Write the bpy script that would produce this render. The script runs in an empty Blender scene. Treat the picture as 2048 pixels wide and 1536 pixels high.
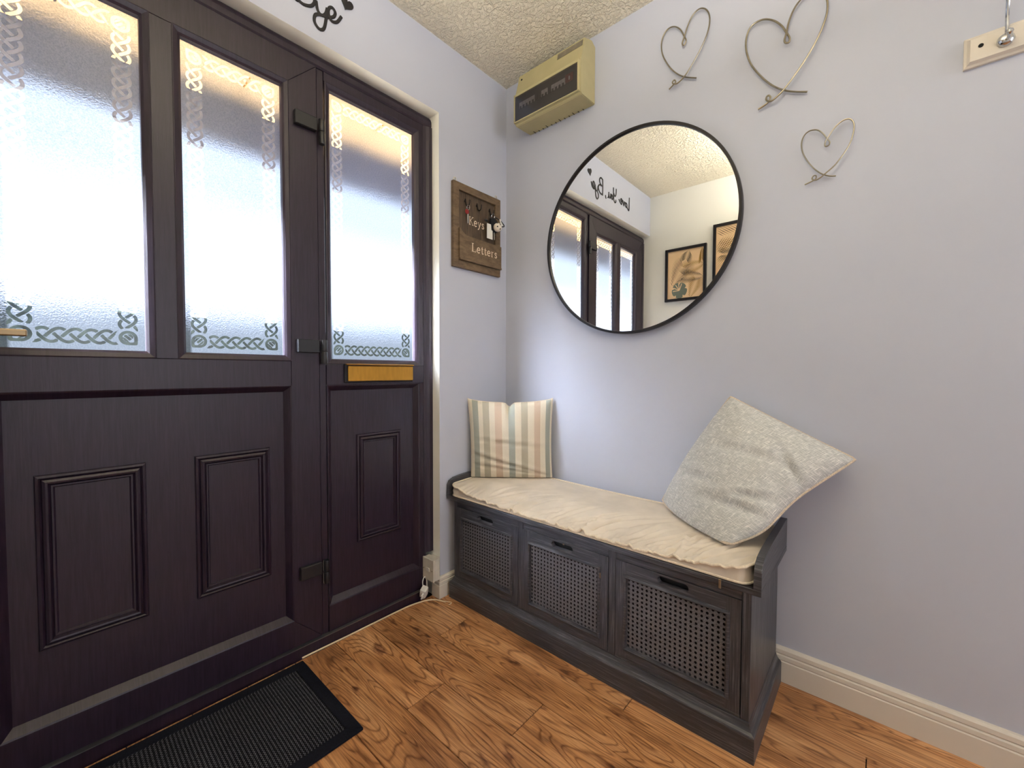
import bpy, bmesh, math, random
import numpy as np
from mathutils import Vector, Matrix
random.seed(7)
SC = bpy.context.scene
COL = SC.collection

# ------------------------------------------------------------------ camera
YAW, PIT, ROL = math.radians(41.529), math.radians(1.7693), math.radians(0.1661)
F = Vector((-math.sin(YAW)*math.cos(PIT), math.cos(YAW)*math.cos(PIT), -math.sin(PIT)))
R0 = Vector((math.cos(YAW), math.sin(YAW), 0)); U0 = R0.cross(F)
R1 = R0*math.cos(ROL) + U0*math.sin(ROL); U1 = -R0*math.sin(ROL) + U0*math.cos(ROL)
cd = bpy.data.cameras.new('camera'); cam = bpy.data.objects.new('camera', cd); COL.objects.link(cam)
cd.sensor_width = 36; cd.lens = 832.5/2048*36; cd.clip_start = 0.02; cd.clip_end = 200
m = Matrix((R1, U1, -F)).transposed().to_4x4(); m.translation = Vector((1.4406, -1.5782, 1.0))
cam.matrix_world = m; SC.camera = cam

# ------------------------------------------------------------------ light and exposure
SC.view_settings.view_transform = 'Standard'; SC.view_settings.look = 'None'
SC.view_settings.exposure = 1.95; SC.view_settings.gamma = 1.0
SC.view_settings.use_curve_mapping = False
try: SC.cycles.use_denoising = True
except Exception: pass
SC.cycles.max_bounces = 12; SC.cycles.diffuse_bounces = 6; SC.cycles.glossy_bounces = 5
SC.cycles.transmission_bounces = 10; SC.cycles.transparent_max_bounces = 12
SC.cycles.sample_clamp_indirect = 6.0

W = bpy.data.worlds.new('sky'); SC.world = W; W.use_nodes = True
wn, wl = W.node_tree.nodes, W.node_tree.links
bg = wn['Background']
tc = wn.new('ShaderNodeTexCoord'); sx = wn.new('ShaderNodeSeparateXYZ'); rp = wn.new('ShaderNodeValToRGB')
wl.new(tc.outputs['Generated'], sx.inputs[0]); wl.new(sx.outputs['Z'], rp.inputs[0])
rp.color_ramp.elements[0].position = 0.0; rp.color_ramp.elements[0].color = (0.93, 0.96, 1.0, 1)
rp.color_ramp.elements[1].position = 0.8; rp.color_ramp.elements[1].color = (0.62, 0.76, 1.0, 1)
wl.new(rp.outputs[0], bg.inputs[0]); bg.inputs[1].default_value = 0.68

def light(name, typ, loc, rot, power, col, size=None, sy=None):
    l = bpy.data.lights.new(name, typ); l.energy = power; l.color = col
    if typ == 'AREA':
        l.shape = 'RECTANGLE' if sy else 'DISK'; l.size = size
        if sy: l.size_y = sy
    o = bpy.data.objects.new(name, l); COL.objects.link(o); o.location = loc; o.rotation_euler = rot
    return o
sun = light('sun', 'SUN', (3, -2, 8), (0, 0, 0), 62.0, (0.98, 0.97, 0.98))
sun.rotation_euler = Vector((0.64, 0.68, -0.36)).to_track_quat('-Z', 'Y').to_euler(); sun.data.angle = 0.10
light('pendant_uplight', 'AREA', (1.25, -1.2, 2.03), (math.pi, 0, 0), 7.5, (1.0, 0.95, 0.84), 0.36)
light('hall_fill_light', 'AREA', (3.93, -0.9, 1.35), (0, math.radians(90), 0), 7, (0.86, 0.90, 1.0), 1.5, 1.3)  # added cool fill for the hallway, no such source known

# ------------------------------------------------------------------ materials
def newmat(name):
    m = bpy.data.materials.new(name); m.use_nodes = True
    nt = m.node_tree; b = nt.nodes['Principled BSDF']
    return m, nt, nt.nodes, nt.links, b
def ramp(n, stops, interp='LINEAR'):
    r = n.new('ShaderNodeValToRGB'); cr = r.color_ramp; cr.interpolation = interp
    while len(cr.elements) < len(stops): cr.elements.new(0.5)
    for e, (p, c) in zip(cr.elements, stops): e.position = p; e.color = (*c, 1)
    return r
def srgb(r, g, b):
    f = lambda c: (c/255/12.92) if c/255 <= 0.04045 else ((c/255+0.055)/1.055)**2.4
    return (f(r), f(g), f(b))
def objco(n, l, scale=(1, 1, 1), out='Object', rand=False):
    t = n.new('ShaderNodeTexCoord'); mp = n.new('ShaderNodeMapping'); mp.inputs['Scale'].default_value = scale
    l.new(t.outputs[out], mp.inputs[0])
    if rand:
        oi = n.new('ShaderNodeObjectInfo'); mu = n.new('ShaderNodeMath'); mu.operation = 'MULTIPLY'; mu.inputs[1].default_value = 60
        l.new(oi.outputs['Random'], mu.inputs[0]); cb = n.new('ShaderNodeCombineXYZ')
        for i in range(3): l.new(mu.outputs[0], cb.inputs[i])
        ad = n.new('ShaderNodeVectorMath'); ad.operation = 'ADD'
        l.new(mp.outputs[0], ad.inputs[0]); l.new(cb.outputs[0], ad.inputs[1])
        return ad.outputs[0]
    return mp.outputs[0]
def noise(n, l, co, scale, detail=3, rough=0.5, dist=0.0):
    t = n.new('ShaderNodeTexNoise'); t.inputs['Scale'].default_value = scale; t.inputs['Detail'].default_value = detail
    t.inputs['Roughness'].default_value = rough; t.inputs['Distortion'].default_value = dist
    l.new(co, t.inputs['Vector']); return t.outputs['Fac']
def bump(n, l, h, b, strength=0.3, dist=0.002):
    bp = n.new('ShaderNodeBump'); bp.inputs['Strength'].default_value = strength; bp.inputs['Distance'].default_value = dist
    l.new(h, bp.inputs['Height']); l.new(bp.outputs[0], b.inputs['Normal']); return bp
def simple(name, col, rough=0.5, metal=0.0, nscale=0, namt=0.12, bstr=0.0, bscale=200, stretch=(1, 1, 1), spec=0.5):
    m, nt, n, l, b = newmat(name)
    b.inputs['Roughness'].default_value = rough; b.inputs['Metallic'].default_value = metal
    b.inputs['Specular IOR Level'].default_value = spec
    co = objco(n, l, stretch)
    if nscale:
        f = noise(n, l, co, nscale, 4)
        lo = tuple(c*(1-namt) for c in col); hi = tuple(min(1, c*(1+namt)) for c in col)
        r = ramp(n, [(0.35, lo), (0.65, hi)]); l.new(f, r.inputs[0]); l.new(r.outputs[0], b.inputs['Base Color'])
    else: b.inputs['Base Color'].default_value = (*col, 1)
    if bstr: bump(n, l, noise(n, l, co, bscale, 2), b, bstr, 0.001)
    return m

M = {}
M['wall'] = simple('wall_paint', srgb(188, 192, 206), 0.75, nscale=1.6, namt=0.02, bstr=0.12, bscale=350, spec=0.25)
M['near_wall'] = simple('off_white_wall_paint', srgb(228, 227, 220), 0.75, nscale=1.6, namt=0.015, bstr=0.1, bscale=350, spec=0.25)
M['reveal'] = simple('reveal_white_paint', srgb(246, 245, 236), 0.55, nscale=3, namt=0.03, bstr=0.05, bscale=60)
M['skirt'] = simple('skirting_gloss', srgb(214, 206, 194), 0.42, nscale=4, namt=0.03, bstr=0.04, bscale=40)
M['white_plastic'] = simple('white_plastic', srgb(212, 206, 194), 0.45, nscale=30, namt=0.06)
M['cream'] = simple('aged_cream_plastic', srgb(178, 168, 126), 0.5, nscale=12, namt=0.05)
M['black_metal'] = simple('black_satin_metal', (0.012, 0.010, 0.012), 0.35, 0.3)
M['iron'] = simple('dark_iron', (0.02, 0.016, 0.014), 0.45, 0.6)
M['chrome'] = simple('chrome', (0.62, 0.62, 0.62), 0.12, 1.0)
M['steel_wire'] = simple('brushed_wire', srgb(150, 142, 124), 0.32, 1.0, nscale=60, namt=0.1)
M['brass'] = simple('aged_brass', srgb(190, 140, 55), 0.38, 0.75, nscale=20, namt=0.08, stretch=(1, 4, 1))
M['handle_metal'] = simple('bronze_handle', srgb(150, 128, 96), 0.35, 0.8)
M['black'] = simple('black_plastic', (0.01, 0.01, 0.012), 0.4)
M['vinyl'] = simple('black_lettering', (0.010, 0.009, 0.011), 0.5)
M['red'] = simple('red_plastic', srgb(140, 25, 25), 0.4)
M['white'] = simple('white_card', srgb(225, 222, 215), 0.6)
M['grey_label'] = simple('grey_label', srgb(120, 112, 95), 0.6, nscale=60, namt=0.15)
M['cable'] = simple('white_cable', srgb(235, 215, 180), 0.5)
M['alu'] = simple('aluminium_strip', (0.20, 0.20, 0.20), 0.35, 0.8)
M['letter_white'] = simple('painted_letter', srgb(225, 205, 180), 0.6)
M['dark_inside'] = simple('dark_inside', (0.006, 0.006, 0.007), 0.9)  # near-black stands in for shade inside drawers, slots and screw holes
M['breaker_dark'] = simple('breaker_grey', srgb(60, 58, 60), 0.4, nscale=20, namt=0.2)
M['ball'] = simple('ball_white', srgb(225, 215, 200), 0.4)

def mat_ceiling():
    m, nt, n, l, b = newmat('stippled_ceiling'); b.inputs['Base Color'].default_value = (*srgb(236, 228, 208), 1)
    b.inputs['Roughness'].default_value = 0.8; b.inputs['Specular IOR Level'].default_value = 0.25
    co = objco(n, l)
    f1 = noise(n, l, co, 70, 3, 0.55, 0.6); r = ramp(n, [(0.42, (0, 0, 0)), (0.62, (1, 1, 1))]); l.new(f1, r.inputs[0])
    bump(n, l, r.outputs[0], b, 0.9, 0.006); return m
M['ceiling'] = mat_ceiling()

def mat_upvc():
    m, nt, n, l, b = newmat('dark_rosewood_upvc')
    co = objco(n, l, (1, 22, 1.2)); f = noise(n, l, co, 9, 5, 0.6, 0.4)
    r = ramp(n, [(0.3, srgb(24, 14, 27)), (0.7, srgb(44, 30, 47))]); l.new(f, r.inputs[0]); l.new(r.outputs[0], b.inputs['Base Color'])
    b.inputs['Roughness'].default_value = 0.42
    bump(n, l, f, b, 0.25, 0.001); return m
M['upvc'] = mat_upvc()

def mat_bench():
    m, nt, n, l, b = newmat('grey_brushed_paint')
    co = objco(n, l, (3, 3, 60)); f = noise(n, l, co, 4, 5, 0.65)
    co2 = objco(n, l, (60, 3, 3)); 
    r = ramp(n, [(0.3, srgb(70, 66, 68)), (0.55, srgb(84, 80, 83)), (0.75, srgb(106, 102, 104))]); l.new(f, r.inputs[0]); l.new(r.outputs[0], b.inputs['Base Color'])
    b.inputs['Roughness'].default_value = 0.5; bump(n, l, f, b, 0.2, 0.001); return m
def mat_bench_dir(nm, st):
    m, nt, n, l, b = newmat(nm)
    co = objco(n, l, st); f = noise(n, l, co, 4, 5, 0.65)
    r = ramp(n, [(0.3, srgb(46, 45, 49)), (0.52, srgb(62, 61, 65)), (0.74, srgb(112, 111, 116))]); l.new(f, r.inputs[0]); l.new(r.outputs[0], b.inputs['Base Color'])
    b.inputs['Roughness'].default_value = 0.38; bump(n, l, f, b, 0.2, 0.001); return m
M['bench_h'] = mat_bench_dir('grey_paint_grain_along', (2, 2, 70))
M['cane'] = simple('painted_cane', srgb(96, 94, 98), 0.45, nscale=400, namt=0.35, bstr=0.5, bscale=500)
M['bench_v'] = mat_bench_dir('grey_paint_grain_upright', (70, 20, 2))

def mat_plank():
    m, nt, n, l, b = newmat('oak_laminate')
    co = objco(n, l, (1.0, 7.0, 1.0), rand=True)
    big = noise(n, l, co, 1.7, 1.5, 0.4, 0.3)
    mu = n.new('ShaderNodeMath'); mu.operation = 'MULTIPLY'; mu.inputs[1].default_value = 150
    co5 = objco(n, l, (14, 60, 5), rand=True); jag = n.new('ShaderNodeMath'); jag.operation = 'MULTIPLY_ADD'; jag.inputs[1].default_value = 0.014; l.new(noise(n, l, co5, 1.0, 2), jag.inputs[0]); l.new(big, jag.inputs[2]); l.new(jag.outputs[0], mu.inputs[0])
    si = n.new('ShaderNodeMath'); si.operation = 'SINE'; l.new(mu.outputs[0], si.inputs[0])
    ma = n.new('ShaderNodeMapRange'); ma.inputs['From Min'].default_value = -1; l.new(si.outputs[0], ma.inputs[0])
    pw = n.new('ShaderNodeMath'); pw.operation = 'POWER'; pw.inputs[1].default_value = 0.55; l.new(ma.outputs[0], pw.inputs[0])
    co2 = objco(n, l, (5, 140, 5), rand=True); fib = noise(n, l, co2, 1.6, 4, 0.7)
    co3 = objco(n, l, (1.0, 3.2, 1.0), rand=True); blot = noise(n, l, co3, 3.2, 3, 0.6)
    rb = ramp(n, [(0.28, srgb(138, 92, 56)), (0.48, srgb(198, 142, 92)), (0.72, srgb(226, 174, 124))]); l.new(blot, rb.inputs[0])
    # grain rings darken
    rg = ramp(n, [(0.0, (0.36, 0.27, 0.22)), (0.30, (0.74, 0.68, 0.62)), (0.6, (1.0, 1.0, 1.0))]); l.new(pw.outputs[0], rg.inputs[0])
    mx = n.new('ShaderNodeMix'); mx.data_type = 'RGBA'; mx.blend_type = 'MULTIPLY'; mx.inputs[0].default_value = 0.8
    l.new(rb.outputs[0], mx.inputs[6]); l.new(rg.outputs[0], mx.inputs[7])
    rf = ramp(n, [(0.34, (0.50, 0.43, 0.38)), (0.58, (1.08, 1.08, 1.08))]); l.new(fib, rf.inputs[0])
    mx2 = n.new('ShaderNodeMix'); mx2.data_type = 'RGBA'; mx2.blend_type = 'MULTIPLY'; mx2.inputs[0].default_value = 0.75
    l.new(mx.outputs[2], mx2.inputs[6]); l.new(rf.outputs[0], mx2.inputs[7])
    # knots and cracks
    co4 = objco(n, l, (4.5, 13, 4), rand=True); vo = n.new('ShaderNodeTexVoronoi'); vo.inputs['Scale'].default_value = 1.0
    dn = n.new('ShaderNodeTexNoise'); dn.inputs['Scale'].default_value = 3.5; dn.inputs['Detail'].default_value = 3; l.new(co4, dn.inputs['Vector'])
    av = n.new('ShaderNodeVectorMath'); av.operation = 'MULTIPLY_ADD'; av.inputs[1].default_value = (0.6, 0.6, 0.6)
    l.new(dn.outputs['Color'], av.inputs[0]); l.new(co4, av.inputs[2]); l.new(av.outputs[0], vo.inputs['Vector'])
    rk = ramp(n, [(0.05, (0.13, 0.08, 0.09)), (0.11, (0.45, 0.36, 0.33)), (0.2, (1, 1, 1))]); l.new(vo.outputs['Distance'], rk.inputs[0])
    mx3 = n.new('ShaderNodeMix'); mx3.data_type = 'RGBA'; mx3.blend_type = 'MULTIPLY'; mx3.inputs[0].default_value = 0.9
    l.new(mx2.outputs[2], mx3.inputs[6]); l.new(rk.outputs[0], mx3.inputs[7])
    oi = n.new('ShaderNodeObjectInfo'); rr = ramp(n, [(0.0, (0.86, 0.84, 0.82)), (1.0, (1.10, 1.10, 1.10))]); l.new(oi.outputs['Random'], rr.inputs[0])
    mx4 = n.new('ShaderNodeMix'); mx4.data_type = 'RGBA'; mx4.blend_type = 'MULTIPLY'; mx4.inputs[0].default_value = 1
    l.new(mx3.outputs[2], mx4.inputs[6]); l.new(rr.outputs[0], mx4.inputs[7])
    l.new(mx4.outputs[2], b.inputs['Base Color']); b.inputs['Roughness'].default_value = 0.36
    bump(n, l, fib, b, 0.1, 0.0005); return m
M['plank'] = mat_plank()

def mat_oldwood(nm, c0, c1, st):
    m, nt, n, l, b = newmat(nm); co = objco(n, l, st); f = noise(n, l, co, 6, 5, 0.65, 0.5)
    r = ramp(n, [(0.3, c0), (0.7, c1)]); l.new(f, r.inputs[0]); l.new(r.outputs[0], b.inputs['Base Color'])
    b.inputs['Roughness'].default_value = 0.65; bump(n, l, f, b, 0.4, 0.001); return m
M['kb_frame'] = mat_oldwood('key_board_frame_wood', srgb(84, 67, 48), srgb(124, 102, 76), (4, 4, 12))
M['kb_panel'] = mat_oldwood('key_board_panel_wood', srgb(58, 46, 36), srgb(98, 80, 60), (6, 18, 2))

def mat_mat():
    m, nt, n, l, b = newmat('woven_mat_field')
    co = objco(n, l); sp = n.new('ShaderNodeSeparateXYZ'); l.new(co, sp.inputs[0])
    # zigzag ribs: y + triangle(x)
    a = n.new('ShaderNodeMath'); a.operation = 'PINGPONG'; a.inputs[1].default_value = 0.004; l.new(sp.outputs['X'], a.inputs[0])
    c = n.new('ShaderNodeMath'); c.operation = 'ADD'; l.new(sp.outputs['Y'], c.inputs[0]); l.new(a.outputs[0], c.inputs[1])
    d = n.new('ShaderNodeMath'); d.operation = 'MULTIPLY'; d.inputs[1].default_value = 2*math.pi/0.0085; l.new(c.outputs[0], d.inputs[0])
    s = n.new('ShaderNodeMath'); s.operation = 'SINE'; l.new(d.outputs[0], s.inputs[0])
    f = noise(n, l, co, 300, 2)
    mm = n.new('ShaderNodeMath'); mm.operation = 'MULTIPLY'; l.new(s.outputs[0], mm.inputs[0]); l.new(f, mm.inputs[1])
    r = ramp(n, [(0.0, srgb(14, 15, 20)), (0.25, srgb(26, 28, 36)), (0.45, srgb(100, 100, 106))]); l.new(mm.outputs[0], r.inputs[0])
    l.new(r.outputs[0], b.inputs['Base Color']); b.inputs['Roughness'].default_value = 0.85; b.inputs['Specular IOR Level'].default_value = 0.2
    bump(n, l, s.outputs[0], b, 0.6, 0.002); return m
M['mat_field'] = mat_mat()
M['mat_border'] = simple('mat_border_tape', srgb(16, 18, 28), 0.8, nscale=300, namt=0.3, bstr=0.3, bscale=600, spec=0.2)

def mat_tweed():
    m, nt, n, l, b = newmat('grey_tweed')
    t = n.new('ShaderNodeTexCoord')
    outs = []
    for sc in ((16, 230, 1), (230, 16, 1)):
        mp = n.new('ShaderNodeMapping'); mp.inputs['Scale'].default_value = sc; l.new(t.outputs['UV'], mp.inputs[0])
        outs.append(noise(n, l, mp.outputs[0], 1.0, 3, 0.7))
    mxm = n.new('ShaderNodeMath'); mxm.operation = 'MAXIMUM'; l.new(outs[0], mxm.inputs[0]); l.new(outs[1], mxm.inputs[1])
    r = ramp(n, [(0.46, srgb(172, 173, 170)), (0.56, srgb(196, 196, 192)), (0.66, srgb(238, 235, 228))]); l.new(mxm.outputs[0], r.inputs[0])
    l.new(r.outputs[0], b.inputs['Base Color']); b.inputs['Roughness'].default_value = 0.9; b.inputs['Specular IOR Level'].default_value = 0.15
    bump(n, l, mxm.outputs[0], b, 0.3, 0.001); return m
M['tweed'] = mat_tweed()
M['tweed_piping'] = simple('tweed_piping', srgb(205, 188, 166), 0.9, nscale=300, namt=0.2)

def mat_stripe():
    m, nt, n, l, b = newmat('striped_cotton')
    t = n.new('ShaderNodeTexCoord'); sp = n.new('ShaderNodeSeparateXYZ'); l.new(t.outputs['UV'], sp.inputs[0])
    cr = srgb(220, 210, 190); g = srgb(156, 158, 146); o = srgb(172, 163, 142); tn = srgb(196, 174, 152)
    st = [(0.0, cr)]
    for a, c_, col in ((.045, .115, g), (.17, .25, o), (.315, .395, tn), (.475, .55, g), (.625, .70, o), (.78, .855, tn), (.92, .98, g)):
        st += [(a, col), (c_, cr)]
    r = ramp(n, st, 'CONSTANT'); l.new(sp.outputs['X'], r.inputs[0])
    mp = n.new('ShaderNodeMapping'); mp.inputs['Scale'].default_value = (160, 160, 1); l.new(t.outputs['UV'], mp.inputs[0])
    f = noise(n, l, mp.outputs[0], 1, 3); rr = ramp(n, [(0.3, (0.86, 0.86, 0.86)), (0.7, (1.06, 1.06, 1.06))]); l.new(f, rr.inputs[0])
    mx = n.new('ShaderNodeMix'); mx.data_type = 'RGBA'; mx.blend_type = 'MULTIPLY'; mx.inputs[0].default_value = 1
    l.new(r.outputs[0], mx.inputs[6]); l.new(rr.outputs[0], mx.inputs[7]); l.new(mx.outputs[2], b.inputs['Base Color'])
    b.inputs['Roughness'].default_value = 0.9; b.inputs['Specular IOR Level'].default_value = 0.15
    bump(n, l, f, b, 0.2, 0.001); return m
M['stripe'] = mat_stripe()
M['velvet'] = simple('cream_velvet', srgb(214, 203, 187), 0.85, nscale=9, namt=0.08, bstr=0.1, bscale=300, spec=0.2)
M['velvet_piping'] = simple('cream_piping', srgb(226, 212, 190), 0.85, nscale=200, namt=0.08, spec=0.2)

def mat_glass_frost():
    m, nt, n, l, b = newmat('obscured_glass_with_clear_knotwork')
    n.remove(b); out = n['Material Output']
    at = n.new('ShaderNodeAttribute'); at.attribute_name = 'knot'
    co = objco(n, l); nz = noise(n, l, co, 420, 2)
    ad = n.new('ShaderNodeMath'); ad.operation = 'MULTIPLY_ADD'; ad.inputs[1].default_value = 0.9; ad.inputs[2].default_value = -0.45
    l.new(nz, ad.inputs[0]); a2 = n.new('ShaderNodeMath'); a2.operation = 'ADD'; l.new(ad.outputs[0], a2.inputs[0]); l.new(at.outputs['Fac'], a2.inputs[1])
    st = n.new('ShaderNodeMapRange'); st.inputs['From Min'].default_value = -0.2; st.inputs['From Max'].default_value = 0.2; l.new(a2.outputs[0], st.inputs[0])
    bp = n.new('ShaderNodeBump'); bp.inputs['Strength'].default_value = 0.55; bp.inputs['Distance'].default_value = 0.002
    l.new(noise(n, l, co, 260, 2, 0.6), bp.inputs['Height'])
    rf = n.new('ShaderNodeBsdfRefraction'); rf.distribution = 'BECKMANN'; rf.inputs['IOR'].default_value = 1.25; rf.inputs['Roughness'].default_value = 0.29
    rf.inputs['Color'].default_value = (0.42, 0.47, 0.56, 1); l.new(bp.outputs[0], rf.inputs['Normal'])
    gr_ = ramp(n, [(0.35, (0.33, 0.38, 0.48)), (0.62, (0.47, 0.52, 0.60))]); l.new(noise(n, l, co, 330, 2, 0.7), gr_.inputs[0]); l.new(gr_.outputs[0], rf.inputs['Color'])
    tl = n.new('ShaderNodeBsdfTranslucent'); tl.inputs['Color'].default_value = (0.60, 0.72, 0.94, 1); l.new(bp.outputs[0], tl.inputs['Normal'])
    fr = n.new('ShaderNodeMixShader'); fr.inputs[0].default_value = 0.012; l.new(rf.outputs[0], fr.inputs[1]); l.new(tl.outputs[0], fr.inputs[2])
    gl = n.new('ShaderNodeBsdfGlossy'); gl.inputs['Roughness'].default_value = 0.35
    fr2 = n.new('ShaderNodeMixShader'); fr2.inputs[0].default_value = 0.04; l.new(fr.outputs[0], fr2.inputs[1]); l.new(gl.outputs[0], fr2.inputs[2])
    tr = n.new('ShaderNodeBsdfRefraction'); tr.inputs['Color'].default_value = (0.90, 0.92, 0.93, 1); tr.inputs['Roughness'].default_value = 0.09; tr.inputs['IOR'].default_value = 1.12
    mx = n.new('ShaderNodeMixShader'); l.new(st.outputs[0], mx.inputs[0]); l.new(fr2.outputs[0], mx.inputs[1]); l.new(tr.outputs[0], mx.inputs[2])
    l.new(mx.outputs[0], out.inputs[0]); return m
M['frost'] = mat_glass_frost()
def mat_clear(nm, tint, gloss, rough=0.02):
    m, nt, n, l, b = newmat(nm); n.remove(b); out = n['Material Output']
    tr = n.new('ShaderNodeBsdfTransparent'); tr.inputs[0].default_value = (*tint, 1)
    gl = n.new('ShaderNodeBsdfGlossy'); gl.inputs['Roughness'].default_value = rough
    mx = n.new('ShaderNodeMixShader'); mx.inputs[0].default_value = gloss
    l.new(tr.outputs[0], mx.inputs[1]); l.new(gl.outputs[0], mx.inputs[2]); l.new(mx.outputs[0], out.inputs[0]); return m
M['clear'] = mat_clear('clear_glass_back', (1, 1, 1), 0.02)
M['smoked'] = mat_clear('smoked_window', (0.62, 0.60, 0.62), 0.10, 0.12)
def mat_mirror():
    m, nt, n, l, b = newmat('mirror_silver'); b.inputs['Metallic'].default_value = 1; b.inputs['Roughness'].default_value = 0.0
    b.inputs['Base Color'].default_value = (0.95, 0.96, 0.95, 1); return m
M['mirror'] = mat_mirror()

# ------------------------------------------------------------------ helpers
def finish(name, bm, mat, parent=None, smooth=False, loc=(0, 0, 0), link=True):
    me = bpy.data.meshes.new(name); bmesh.ops.recalc_face_normals(bm, faces=bm.faces[:]); bm.to_mesh(me); bm.free()
    mats = mat if isinstance(mat, (list, tuple)) else [mat]
    for mm in mats: me.materials.append(M[mm] if isinstance(mm, str) else mm)
    if smooth:
        for p in me.polygons: p.use_smooth = True
        if smooth != 'all':
            try: me.set_sharp_from_angle(angle=math.radians(35))
            except Exception: pass
    o = bpy.data.objects.new(name, me); o.location = loc
    if link: COL.objects.link(o)
    if parent: o.parent = parent
    return o
def box(bm, x0, x1, y0, y1, z0, z1, bev=0.0, seg=1):
    r = bmesh.ops.create_cube(bm, size=1.0); vs = r['verts']
    for v in vs: v.co = Vector(((x0+x1)/2 + v.co.x*(x1-x0), (y0+y1)/2 + v.co.y*(y1-y0), (z0+z1)/2 + v.co.z*(z1-z0)))
    if bev:
        es = list({e for v in vs for e in v.link_edges}); bmesh.ops.bevel(bm, geom=es, offset=bev, segments=seg, profile=0.5, affect='EDGES')
def bobj(name, dims, mat, parent=None, bev=0.0, seg=1):
    bm = bmesh.new(); box(bm, *dims, bev, seg); return finish(name, bm, mat, parent)
def prism(bm, pts, axis, a, b):
    """extrude polygon pts (2D, in the two other axes in xyz order) from a to b along axis"""
    def mk(p, t):
        c = list(p); c.insert(axis, t); return bm.verts.new(c)
    A = [mk(p, a) for p in pts]; B = [mk(p, b) for p in pts]; n = len(pts)
    bm.faces.new(A); bm.faces.new(B[::-1])
    for i in range(n): bm.faces.new((A[i], B[i], B[(i+1) % n], A[(i+1) % n]))
def catmull(pts, n=6, closed=False):
    pts = [Vector(p) for p in pts]; out = []; N = len(pts)
    rng = range(N if closed else N-1)
    for i in rng:
        g = lambda k: pts[k % N] if closed else pts[max(0, min(N-1, k))]
        p0, p1, p2, p3 = g(i-1), g(i), g(i+1), g(i+2)
        for k in range(n):
            t = k/n
            out.append(0.5*((2*p1) + (p2-p0)*t + (2*p0-5*p1+4*p2-p3)*t*t + (3*p1-p0-3*p2+p3)*t*t*t))
    if not closed: out.append(pts[-1])
    return out
def tube(bm, pts, r, sides=8, closed=False, squash=None, taper=None):
    """sweep a circle along pts; squash = (axis vector, factor) flattens the section"""
    P = [Vector(p) for p in pts]; n = len(P); rings = []; up = None
    for i in range(n):
        if closed: t = (P[(i+1) % n]-P[i-1])
        else: t = P[min(n-1, i+1)]-P[max(0, i-1)]
        if t.length < 1e-9: t = Vector((0, 0, 1))
        t.normalize()
        if squash: a = squash[0].normalized(); u = a
        else:
            if up is None: up = Vector((0, 0, 1)) if abs(t.z) < 0.9 else Vector((1, 0, 0))
            u = (up - t*up.dot(t)); u = u.normalized() if u.length > 1e-6 else t.orthogonal().normalized(); up = u
        w = t.cross(u).normalized(); rr = r*(taper[i] if taper else 1)
        ring = []
        for k in range(sides):
            an = 2*math.pi*k/sides
            f = squash[1] if squash else 1
            ring.append(bm.verts.new(P[i] + u*math.cos(an)*rr*f + w*math.sin(an)*rr))
        rings.append(ring)
    m_ = n if closed else n-1
    for i in range(m_):
        A, B = rings[i], rings[(i+1) % n]
        for k in range(sides): bm.faces.new((A[k], A[(k+1) % sides], B[(k+1) % sides], B[k]))
    if not closed: bm.faces.new(rings[0][::-1]); bm.faces.new(rings[-1])
def tobj(name, pts, r, mat, parent=None, sides=8, **k):
    bm = bmesh.new(); tube(bm, pts, r, sides, **k); return finish(name, bm, mat, parent, smooth=True)
def lathe(bm, prof, origin, axis, seg=24):
    """prof = [(radius, height)] about axis through origin"""
    ax = Vector(axis).normalized(); u = ax.orthogonal().normalized(); w = ax.cross(u); O = Vector(origin); rings = []
    for r, h in prof:
        if r < 1e-6: rings.append([bm.verts.new(O+ax*h)])
        else: rings.append([bm.verts.new(O+ax*h+(u*math.cos(2*math.pi*k/seg)+w*math.sin(2*math.pi*k/seg))*r) for k in range(seg)])
    for A, B in zip(rings, rings[1:]):
        for k in range(seg):
            k2 = (k+1) % seg
            if len(A) == 1 and len(B) == 1: continue
            if len(A) == 1: bm.faces.new((A[0], B[k], B[k2]))
            elif len(B) == 1: bm.faces.new((A[k], A[k2], B[0]))
            else: bm.faces.new((A[k], A[k2], B[k2], B[k]))
def lobj(name, prof, origin, axis, mat, parent=None, seg=24):
    bm = bmesh.new(); lathe(bm, prof, origin, axis, seg); return finish(name, bm, mat, parent, smooth=True)
def empty(name, loc=(0, 0, 0)):
    o = bpy.data.objects.new(name, None); COL.objects.link(o); o.location = loc; o.empty_display_size = 0.05; return o
class Grp:
    """a thing: an Empty at its base that parents its parts (parts are modelled in world coordinates)"""
def thing(name, label, cat, loc, group=None):
    o = empty(name, loc); o['label'] = label; o['category'] = cat
    if group: o['group'] = group
    return o
def structure(name, loc=(0, 0, 0)):
    o = empty(name, loc); o['kind'] = 'structure'; return o
def adopt(root):
    """parts were modelled in world space: shift them so they stay put under the moved Empty"""
    L = root.location.copy()
    for ch in root.children: ch.location = ch.location - L
def tag(o, label, cat, group=None):
    o['label'] = label; o['category'] = cat
    if group: o['group'] = group
def rect_sweep(bm, prof, y0, y1, z0, z1, xf):
    """mitred moulding round a rectangle in a plane x = const: prof = [(inset from the rectangle, x offset)]"""
    loops = []
    for ins, dx in prof:
        loops.append([bm.verts.new((xf+dx, y, z)) for y, z in ((y0+ins, z0+ins), (y1-ins, z0+ins), (y1-ins, z1-ins), (y0+ins, z1-ins))])
    for A, B in zip(loops, loops[1:]):
        for k in range(4): bm.faces.new((A[k], A[(k+1) % 4], B[(k+1) % 4], B[k]))
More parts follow.
